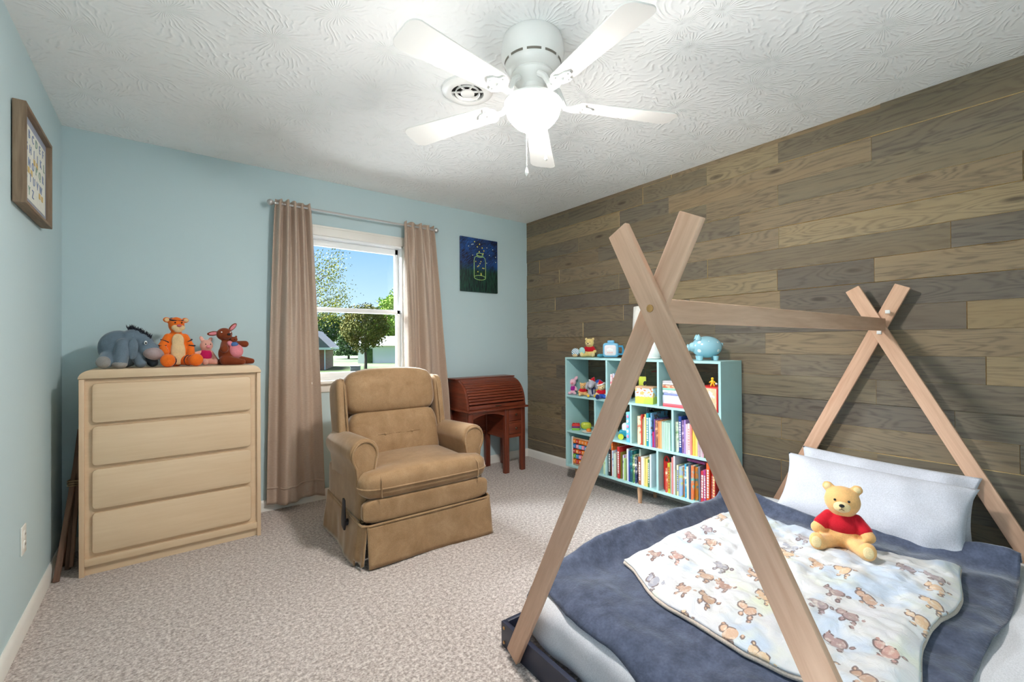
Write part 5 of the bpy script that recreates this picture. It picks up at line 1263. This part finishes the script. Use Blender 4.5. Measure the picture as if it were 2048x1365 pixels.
# --- toys on top of the bookshelf
ST = Z_T + 0.001
def on_shelf(px, py, x): q = at_x(px, py, x); return q.y
y = on_shelf(1178, 700, -0.16)
teddy('pale yellow teddy in red sweater on top of the teal bookshelf', (-0.15, y, ST), R(-66), 0.172, 'fur_lemon', 'knit_red', 'fur_cream', None)
cb = thing('comfort_blanket', 'small mint and striped comfort cloth in front of the shelf top teddy', 'blanket', (-0.235, y + 0.05, ST), R(-60))
t = NT('stripe_cloth'); t.set(Roughness=0.9); wv = t.add('ShaderNodeTexWave', Scale=34.0); wv.bands_direction = 'DIAGONAL'; t.link(t.coord(), wv.inputs[0]); t.base(t.ramp(wv.outputs[0], [(0.45, rgb(236, 240, 240)), (0.55, rgb(86, 140, 170))]))
blob('striped_half', [((-0.028, 0, 0.042), (0.036, 0.012, 0.036), (0, R(20), 0))], 'stripe_cloth', cb, 0.004)
blob('mint_half', [((0.03, -0.004, 0.052), (0.028, 0.012, 0.034))], 'cloth_mint', cb, 0.004)
bm = bmesh.new(); ball(bm, (-0.03, -0.006, 0.014), (0.022, 0.018, 0.014)); obj('toe', bm, 'fur_tan', cb)

simple('sky_plastic', rgb(120, 186, 222), 0.35); simple('sky_plastic_dark', rgb(70, 150, 190), 0.35); simple('pale_face', rgb(236, 228, 232), 0.4); simple('cloud_white', rgb(246, 246, 246), 0.4); simple('peach_print', rgb(240, 190, 176), 0.5); simple('teal_cloth', rgb(86, 168, 190), 0.8)
y = on_shelf(1222, 700, -0.17)
nl = thing('toy_lantern', 'sky blue toy lantern with cloud face on top of the bookshelf', 'toy', (-0.17, y, ST), R(-62))
bm = bmesh.new(); cushion(bm, (0, 0, 0.062), (0.062, 0.032, 0.058), (6, 6, 6), 8); obj('body', bm, 'sky_plastic', nl)
bm = bmesh.new(); cushion(bm, (0, -0.028, 0.060), (0.047, 0.008, 0.042), (6, 4, 6), 6); fc = obj('face', bm, 'pale_face', nl)
bm = bmesh.new()
for p, r_ in (((-0.016, -0.036, 0.064), 0.012), ((0, -0.036, 0.070), 0.015), ((0.016, -0.036, 0.064), 0.012)): ball(bm, p, (r_, 0.003, r_ * 0.85), None, 12, 8)
obj('cloud', bm, 'cloud_white', fc)
for k in range(3): obj('rain_mark', box(-0.022 + k * 0.016, -0.012 + k * 0.016, -0.0385, -0.036, 0.036, 0.046), 'peach_print', fc)
bm = bmesh.new(); cushion(bm, (0, 0, 0.128), (0.028, 0.016, 0.012), 4, 4); obj('cap', bm, 'sky_plastic', nl)
bm = bmesh.new(); tube(bm, [(0.058, 0, 0.03), (0.09, 0, 0.028), (0.098, 0, 0.06), (0.09, 0, 0.092), (0.058, 0, 0.092)], 0.009, 8); obj('handle', bm, 'sky_plastic_dark', nl)
yy = on_shelf(1197, 712, -0.19)
bm = bmesh.new(); cushion(bm, (0, 0, 0.014), (0.035, 0.022, 0.014), (3, 3, 2.5), 8)
for v_ in bm.verts: v_.co.z += 0.004 * fnoise(v_.co.x * 60, v_.co.y * 60)
o = obj('folded_cloth', bm, 'teal_cloth', None, 180); o.location = (-0.16, yy, ST); tag(o, 'small folded teal cloth between teddy and toy lantern', 'cloth')

simple('ceramic_white', rgb(240, 240, 238), 0.25, coat=0.3); fabric('lamp_shade_white', rgb(240, 238, 232), 0.02, 0.1, 0.1, 200)
lp_ = thing('table_lamp', 'white ceramic table lamp with drum shade on the bookshelf', 'lamp', (-0.165, on_shelf(1307, 715, -0.165), ST))
bm = bmesh.new(); lathe(bm, [(0.046, 0), (0.051, 0.004), (0.051, 0.010), (0.044, 0.014)], 28); obj('foot', bm, 'ceramic_white', lp_)
bm = bmesh.new(); lathe(bm, [(0.046, 0.013), (0.055, 0.03), (0.056, 0.052), (0.048, 0.09), (0.034, 0.135), (0.022, 0.17), (0.014, 0.19), (0.012, 0.205)], 28); obj('base', bm, 'ceramic_white', lp_)
bm = bmesh.new(); tube(bm, [(0, 0, 0.2), (0, 0, 0.27)], 0.006, 8); obj('stem', bm, 'brushed_steel', lp_)
bm = bmesh.new(); lathe(bm, [(0.148, 0.205), (0.138, 0.385)], 40, None, False); o = obj('shade', bm, 'lamp_shade_white', lp_); solid(o, 0.002)

t = NT('pig_glaze'); t.set(Roughness=0.22, Coat_Weight=0.4); v = t.coord()
vo = t.add('ShaderNodeTexVoronoi', Scale=17.0, Randomness=0.12); t.link(v, vo.inputs['Vector']); t.base(t.mix(t.math('LESS_THAN', vo.outputs['Distance'], 0.20), rgb(150, 200, 216), rgb(232, 240, 240)))
simple('pig_glaze_plain', rgb(158, 206, 220), 0.22, coat=0.4)
y = on_shelf(1413, 700, -0.16)
pk = thing('piggy_bank', 'pale blue piggy bank with white dots on the bookshelf', 'piggy bank', (-0.16, y, ST), R(-52))
bm = bmesh.new(); ball(bm, (0, 0, 0.088), (0.096, 0.076, 0.072), None, 32, 20); obj('body', bm, 'pig_glaze', pk)
bm = bmesh.new(); ball(bm, (-0.085, -0.01, 0.088), (0.03, 0.034, 0.032)); bm2 = bm; lathe(bm2, [(0.022, 0), (0.024, 0.012), (0.020, 0.016)], 16, Matrix.Translation((-0.108, -0.012, 0.084)) @ Matrix.Rotation(R(-90), 4, 'Y')); obj('snout', bm2, 'pig_glaze_plain', pk)
for s in (-1, 1):
    bm = bmesh.new(); lathe(bm, [(0.019, 0), (0.012, 0.022), (0.002, 0.036)], 12, Matrix.Translation((-0.055, s * 0.036, 0.138)) @ Matrix.Rotation(R(s * -18), 4, 'X')); obj('ear', bm, 'pig_glaze_plain', pk)
    for q in (-0.045, 0.05):
        bm = bmesh.new(); lathe(bm, [(0.014, 0), (0.020, 0.03)], 12, Matrix.Translation((q, s * 0.036, 0))); obj('leg', bm, 'pig_glaze_plain', pk)
bm = bmesh.new(); tube(bm, [(0.094 + 0.006 * math.cos(i * 0.9), 0.008 * math.sin(i * 0.9), 0.095 + 0.002 * i) for i in range(10)], 0.004, 6); obj('tail', bm, 'pig_glaze_plain', pk)

# --- row of soft toys in the top left cubby
sy = lambda px, x: on_shelf(px, 775, x)
q = thing('small_pig_toy', 'pink plush pig in purple shirt, leftmost toy in the top cubby', 'soft toy', (-0.225, sy(1145, -0.225), Z1), R(-50), 'soft toys in the top left cubby')
blob('body', [((0, 0, 0.045), (0.028, 0.024, 0.042)), ((0, -0.004, 0.104), (0.033, 0.030, 0.031)), ((-0.030, 0.004, 0.138), (0.015, 0.006, 0.024), (0, R(-38), 0)), ((0.030, 0.004, 0.138), (0.015, 0.006, 0.024), (0, R(38), 0)), ('c', (-0.012, -0.012, 0.014), (-0.024, -0.045, 0.013), 0.013, 0.013), ('c', (0.012, -0.012, 0.014), (0.024, -0.045, 0.013), 0.013, 0.013), ('c', (-0.024, 0, 0.062), (-0.036, -0.02, 0.04), 0.010, 0.010), ('c', (0.024, 0, 0.062), (0.036, -0.02, 0.04), 0.010, 0.010)], 'fur_palepink', q, 0.004)
blob('shirt', [((0, 0, 0.050), (0.031, 0.027, 0.032))], 'knit_purple', q, 0.004); dot('snout', (0, -0.034, 0.098), (0.010, 0.007, 0.008), 'fur_rose', q)
teddy('small honey teddy in red sweater, second toy in the top cubby', (-0.235, sy(1166, -0.235), Z1), R(-40), 0.118, 'fur_honey', 'knit_red', 'fur_cream', 'soft toys in the top left cubby')
q = thing('small_donkey_toy', 'silver grey plush donkey with red cap in the top cubby', 'soft toy', (-0.245, sy(1183, -0.245), Z1), R(-48), 'soft toys in the top left cubby')
blob('body', [((0, 0, 0.045), (0.030, 0.026, 0.044)), ((0, -0.014, 0.108), (0.030, 0.030, 0.032)), ((-0.006, -0.040, 0.094), (0.024, 0.026, 0.022)), ('c', (-0.014, -0.012, 0.014), (-0.026, -0.048, 0.014), 0.013, 0.014), ('c', (0.014, -0.012, 0.014), (0.026, -0.048, 0.014), 0.013, 0.014), ((0.040, 0.0, 0.088), (0.012, 0.008, 0.036), (0, R(-12), 0)), ((-0.038, 0.0, 0.092), (0.012, 0.008, 0.034), (0, R(12), 0))], 'fur_silver', q, 0.004)
bm = bmesh.new(); lathe(bm, [(0.026, 0), (0.020, 0.014), (0.010, 0.030), (0.002, 0.042)], 14, Matrix.Translation((0.006, 0, 0.126)) @ Matrix.Rotation(R(24), 4, 'Y')); cp_ = obj('cap', bm, 'knit_red', q, 60)
bm = bmesh.new(); tube(bm, [Matrix.Translation((0.006, 0, 0.127)) @ Matrix.Rotation(R(24), 4, 'Y') @ Vector((0.027 * math.cos(i * 0.4488), 0.027 * math.sin(i * 0.4488), 0)) for i in range(15)], 0.006, 6); obj('cap_trim', bm, 'fur_white', cp_)
blob('scarf', [((0, -0.012, 0.075), (0.028, 0.026, 0.010)), ('c', (0.004, -0.034, 0.07), (0.008, -0.036, 0.03), 0.007, 0.007)], 'cloth_navy', q, 0.0035)
for s in (-1, 1): dot('foot_pad', (s * 0.026, -0.060, 0.015), (0.010, 0.004, 0.011), 'cloth_yellow', q)
q = thing('blue_doll', 'blue and yellow soft doll tucked behind the capped toys', 'soft toy', (-0.185, sy(1198, -0.185), Z1), R(-55), 'soft toys in the top left cubby')
blob('body', [((0, 0, 0.05), (0.030, 0.026, 0.045)), ((0, 0, 0.112), (0.034, 0.030, 0.030)), ('c', (-0.024, 0, 0.07), (-0.048, -0.02, 0.055), 0.012, 0.013)], 'cloth_royal', q, 0.004); blob('vest', [((0, -0.006, 0.055), (0.032, 0.028, 0.022)), ((-0.05, -0.022, 0.055), (0.014, 0.014, 0.014))], 'cloth_yellow', q, 0.004)
q = teddy('cream teddy with red cap and blue trousers, rightmost toy in the top cubby', (-0.262, sy(1203, -0.262), Z1), R(-42), 0.135, 'fur_tan', 'knit_red', 'fur_cream', 'soft toys in the top left cubby')
bm = bmesh.new(); lathe(bm, [(0.028, 0), (0.020, 0.014), (0.010, 0.028), (0.002, 0.038)], 14, Matrix.Translation((-0.004, -0.002, 0.112)) @ Matrix.Rotation(R(-20), 4, 'Y')); cp_ = obj('cap', bm, 'knit_red', q, 60)
bm = bmesh.new(); tube(bm, [Matrix.Translation((-0.004, -0.002, 0.113)) @ Matrix.Rotation(R(-20), 4, 'Y') @ Vector((0.029 * math.cos(i * 0.4488), 0.029 * math.sin(i * 0.4488), 0)) for i in range(15)], 0.006, 6); obj('cap_trim', bm, 'fur_white', cp_)
blob('trousers', [((0, 0.0, 0.024), (0.032, 0.028, 0.022)), ('c', (-0.016, -0.01, 0.016), (-0.034, -0.042, 0.015), 0.0165, 0.0165), ('c', (0.016, -0.01, 0.016), (0.034, -0.042, 0.015), 0.0165, 0.0165)], 'cloth_royal', q, 0.004)
for s in (-1, 1): dot('boot', (s * 0.040, -0.056, 0.018), (0.017, 0.013, 0.020), 'cloth_navy', q)

# --- wooden toys and boxes
def paint(nm, c): return simple(nm, rgb(*c), 0.4)
for nm, c in (('toy_red', (206, 48, 44)), ('toy_purple', (120, 50, 110)), ('toy_green', (130, 190, 70)), ('toy_lime', (206, 214, 70)), ('toy_orange', (240, 140, 50)), ('toy_blue', (60, 140, 206)), ('toy_pink', (236, 150, 180)), ('toy_white', (240, 238, 234)), ('toy_yellow', (250, 196, 40)), ('toy_black', (30, 30, 34)), ('toy_teal', (40, 140, 160)), ('toy_sky', (110, 196, 236))): paint(nm, c)
sk = thing('stacking_toy', 'red purple and green stacking blocks in the middle left cubby', 'toy', (-0.235, on_shelf(1152, 850, -0.235), Z2), R(-50))
for z0, z1, m in ((0, 0.018, 'toy_green'), (0.018, 0.034, 'toy_purple'), (0.034, 0.05, 'toy_red')): obj('block', box(-0.034, 0.034, -0.026, 0.026, z0, z1, 0.003), m, sk)
for i in range(3):
    bm = bmesh.new(); lathe(bm, [(0.009, 0.05), (0.009, 0.058)], 12, Matrix.Translation((-0.02 + 0.02 * i, 0, 0))); obj('stud', bm, 'toy_red', sk)
eg = thing('toy_turtle', 'lime green rounded toy behind the stacking blocks', 'toy', (-0.15, on_shelf(1172, 848, -0.15), Z2), R(-40))
bm = bmesh.new(); cushion(bm, (0, 0, 0.03), (0.046, 0.03, 0.03), (3, 3, 2.5), 8); obj('shell', bm, 'toy_lime', eg); obj('foot', box(-0.036, 0.036, -0.02, 0.02, 0, 0.014, 0.004), 'toy_teal', eg)
ds = thing('toy_tea_tray', 'white toy plate with orange cup at the front of the middle left cubby', 'toy', (-0.245, on_shelf(1176, 862, -0.245), Z2), 0)
bm = bmesh.new(); lathe(bm, [(0.030, 0), (0.052, 0.006), (0.054, 0.009), (0.03, 0.006), (0.002, 0.005)], 24); obj('plate', bm, 'toy_white', ds)
bm = bmesh.new(); lathe(bm, [(0.014, 0.006), (0.022, 0.014), (0.020, 0.026), (0.004, 0.034)], 16, Matrix.Translation((0.01, 0, 0))); obj('cup', bm, 'toy_orange', ds)
bl_ = thing('alphabet_bead_frame', 'white bead frame with rows of coloured letter blocks in the bottom left cubby', 'toy', (-0.262, on_shelf(1165, 905, -0.262), Z_B + TB), R(-90))
FW, FH = 0.215, 0.238
for s in (-1, 1): obj('post', box(s * FW / 2 - 0.006, s * FW / 2 + 0.006, -0.012, 0.012, 0, FH, 0.002), 'toy_white', bl_)
for z in (0.004, FH - 0.016): obj('rail', box(-FW / 2, FW / 2, -0.008, 0.008, z, z + 0.012, 0.002), 'leg_wood', bl_)
rg = random.Random(9); pal = ['toy_orange', 'toy_red', 'toy_blue', 'toy_pink', 'toy_green', 'toy_sky', 'toy_lime']
letters = 'ABCDEFGHIJKLMNOPQRSTUVWXYZABCD'; li = 0
for r_ in range(5):
    bm = bmesh.new(); z = 0.036 + (4 - r_) * 0.042; tube(bm, [(-FW / 2, 0, z), (FW / 2, 0, z)], 0.002, 6); obj('bar', bm, 'brushed_steel', bl_)
    for c_ in range(6):
        xx = -FW / 2 + 0.026 + c_ * 0.0322
        m = ['toy_orange', 'toy_red'] if r_ % 2 == 0 else ['toy_blue', 'toy_pink']
        bk2 = obj('letter_block', box(-0.0145, 0.0145, -0.015, 0.015, -0.016, 0.016, 0.003), m[(c_ + r_ // 2) % 2] if rg.random() < 0.75 else rg.choice(pal), bl_); bk2.location = (xx, 0, z)
        lt = objm('letter', text_mesh(letters[li % 26], 0.022, 0.0004), 'toy_white', bk2, 0); lt.location = (0, -0.0155, 0); lt.rotation_euler = (R(90), 0, 0); li += 1
mb = thing('yellow_toy_box', 'yellow wooden box with sunny print in the top middle cubby', 'box', (-0.235, on_shelf(1293, 790, -0.235), Z1), R(-78))
t = NT('sunny_print'); t.set(Roughness=0.5); v = t.coord(); sp = t.add('ShaderNodeSeparateXYZ'); t.link(v, sp.inputs[0])
n_ = t.noise(v, 26, 2); meadow = t.ramp(t.noise(v, 14, 2), [(0.4, rgb(240, 222, 90)), (0.6, rgb(206, 214, 90))])
skyc = t.mix(t.math('GREATER_THAN', n_, 0.58), rgb(206, 226, 236), rgb(240, 190, 110)); skyc = t.mix(t.math('LESS_THAN', n_, 0.40), skyc, rgb(226, 130, 70))
t.base(t.mix(t.math('GREATER_THAN', t.math('ADD', sp.outputs[2], t.math('MULTIPLY', n_, 0.03)), 0.066), meadow, skyc))
obj('body', box(-0.068, 0.068, -0.045, 0.045, 0, 0.112, 0.003), 'sunny_print', mb); obj('lid', box(-0.070, 0.070, -0.047, 0.047, 0.112, 0.124, 0.003), 'leg_wood', mb)
cd = thing('yellow_card', 'lime yellow card with black mark standing behind the toy box', 'card', (-0.15, on_shelf(1283, 770, -0.15), Z1), R(-70))
obj('sheet', box(-0.02, 0.035, -0.002, 0.002, 0, 0.185, 0.001), 'toy_lime', cd)
bm = bmesh.new(); ball(bm, (0.026, -0.003, 0.135), (0.012, 0.002, 0.018), (0, R(20), 0), 12, 8); obj('mark', bm, 'toy_black', cd)
rbx = thing('red_game_box', 'red and orange boxed game at the right end of the top right cubby', 'box', (-0.2, -2.105, Z1), 0)
obj('carton', box(-0.085, 0.085, -0.070, 0.070, 0, 0.158, 0.002), 'toy_red', rbx); obj('front_label', box(-0.0865, -0.085, -0.062, 0.062, 0.01, 0.15), bookmat((240, 190, 150), (236, 236, 240)), rbx)
fg = thing('yellow_figurine', 'little yellow toy figure standing on the red game box', 'toy', (-0.235, on_shelf(1425, 770, -0.235), Z1 + 0.158), R(-60))
blob('figure', [((0, 0, 0.028), (0.010, 0.008, 0.014)), ((0, 0, 0.050), (0.009, 0.008, 0.010)), ('c', (-0.005, 0, 0.02), (-0.010, 0, 0.004), 0.005, 0.005), ('c', (0.005, 0, 0.02), (0.010, 0, 0.004), 0.005, 0.005), ('c', (-0.008, 0, 0.034), (-0.018, -0.003, 0.026), 0.004, 0.004), ('c', (0.008, 0, 0.034), (0.018, -0.003, 0.022), 0.004, 0.004)], 'toy_yellow', fg, 0.0022, 3)
dot('ball', (0.022, -0.004, 0.018), 0.007, 'toy_white', fg)
pn = thing('penguin_toy', 'black and white bird toy on top of the flat book stack', 'toy', (-0.225, on_shelf(1346, 757, -0.225), STACK_TOP + 0.001), R(-60))
blob('body', [((0, 0, 0.022), (0.018, 0.016, 0.022)), ((0, -0.004, 0.046), (0.013, 0.013, 0.012))], 'toy_black', pn, 0.003, 3); dot('belly', (0, -0.010, 0.024), (0.012, 0.009, 0.016), 'toy_white', pn); dot('beak', (0, -0.018, 0.046), (0.004, 0.006, 0.003), 'toy_orange', pn)
tw = thing('activity_tower', 'sky blue toy tower with pink and white buttons in the second middle cubby', 'toy', (-0.265, -1.497, Z2), R(-90))
obj('body', box(-0.016, 0.016, -0.03, 0.05, 0, 0.225, 0.005), 'toy_sky', tw)
for i, m in enumerate(('toy_pink', 'toy_white', 'toy_pink', 'toy_white', 'toy_pink')): dot('button', (0, -0.031, 0.045 + i * 0.037), (0.010, 0.004, 0.013), m, tw)
cr_ = thing('toy_car', 'white and teal toy car in the second middle cubby', 'toy', (-0.2, -1.42, Z2), R(-70))
bm = bmesh.new(); cushion(bm, (0, 0, 0.045), (0.06, 0.04, 0.028), (4, 4, 4), 8); obj('body', bm, 'toy_teal', cr_)
bm = bmesh.new(); cushion(bm, (0.005, 0, 0.09), (0.042, 0.034, 0.034), (4, 4, 3), 8); obj('cabin', bm, 'toy_white', cr_)
for x_ in (-0.036, 0.036):
    for s in (-1, 1):
        bm = bmesh.new(); lathe(bm, [(0.022, -0.008), (0.022, 0.008)], 16, Matrix.Translation((x_, s * 0.04, 0.022)) @ Matrix.Rotation(R(90), 4, 'X')); obj('wheel', bm, 'toy_lime' if s < 0 else 'toy_black', cr_)
bm = bmesh.new()
rd = thing('red_play_handle', 'red arched plastic toy beside the bottom right books', 'toy', (-0.235, -1.782, Z_B + TB), R(-90))
bm = bmesh.new(); tube(bm, [(0.018 * math.cos(R(a)) , 0, 0.20 + 0.035 * math.sin(R(a))) for a in range(0, 181, 15)][::1], 0.006, 8); obj('arch', bm, 'toy_red', rd); obj('stand', box(-0.02, 0.02, -0.01, 0.01, 0, 0.2, 0.003), 'toy_red', rd)
# cables behind the top middle cubby
for lab, pts, m in (('black cable running down the wall behind the bookshelf', [(-0.018, -1.60, 1.10), (-0.018, -1.66, 1.03), (-0.020, -1.70, 0.94), (-0.019, -1.73, 0.84), (-0.019, -1.74, 0.6)], 'toy_black'), ('red cable crossing the wall behind the top middle cubby', [(-0.024, -1.52, 0.95), (-0.025, -1.60, 0.965), (-0.024, -1.68, 0.985), (-0.024, -1.74, 1.01)], 'toy_red')):
    bm = bmesh.new(); tube(bm, pts, 0.0028, 6); o = obj('power_cable', bm, m, None, 180); tag(o, lab, 'cable')
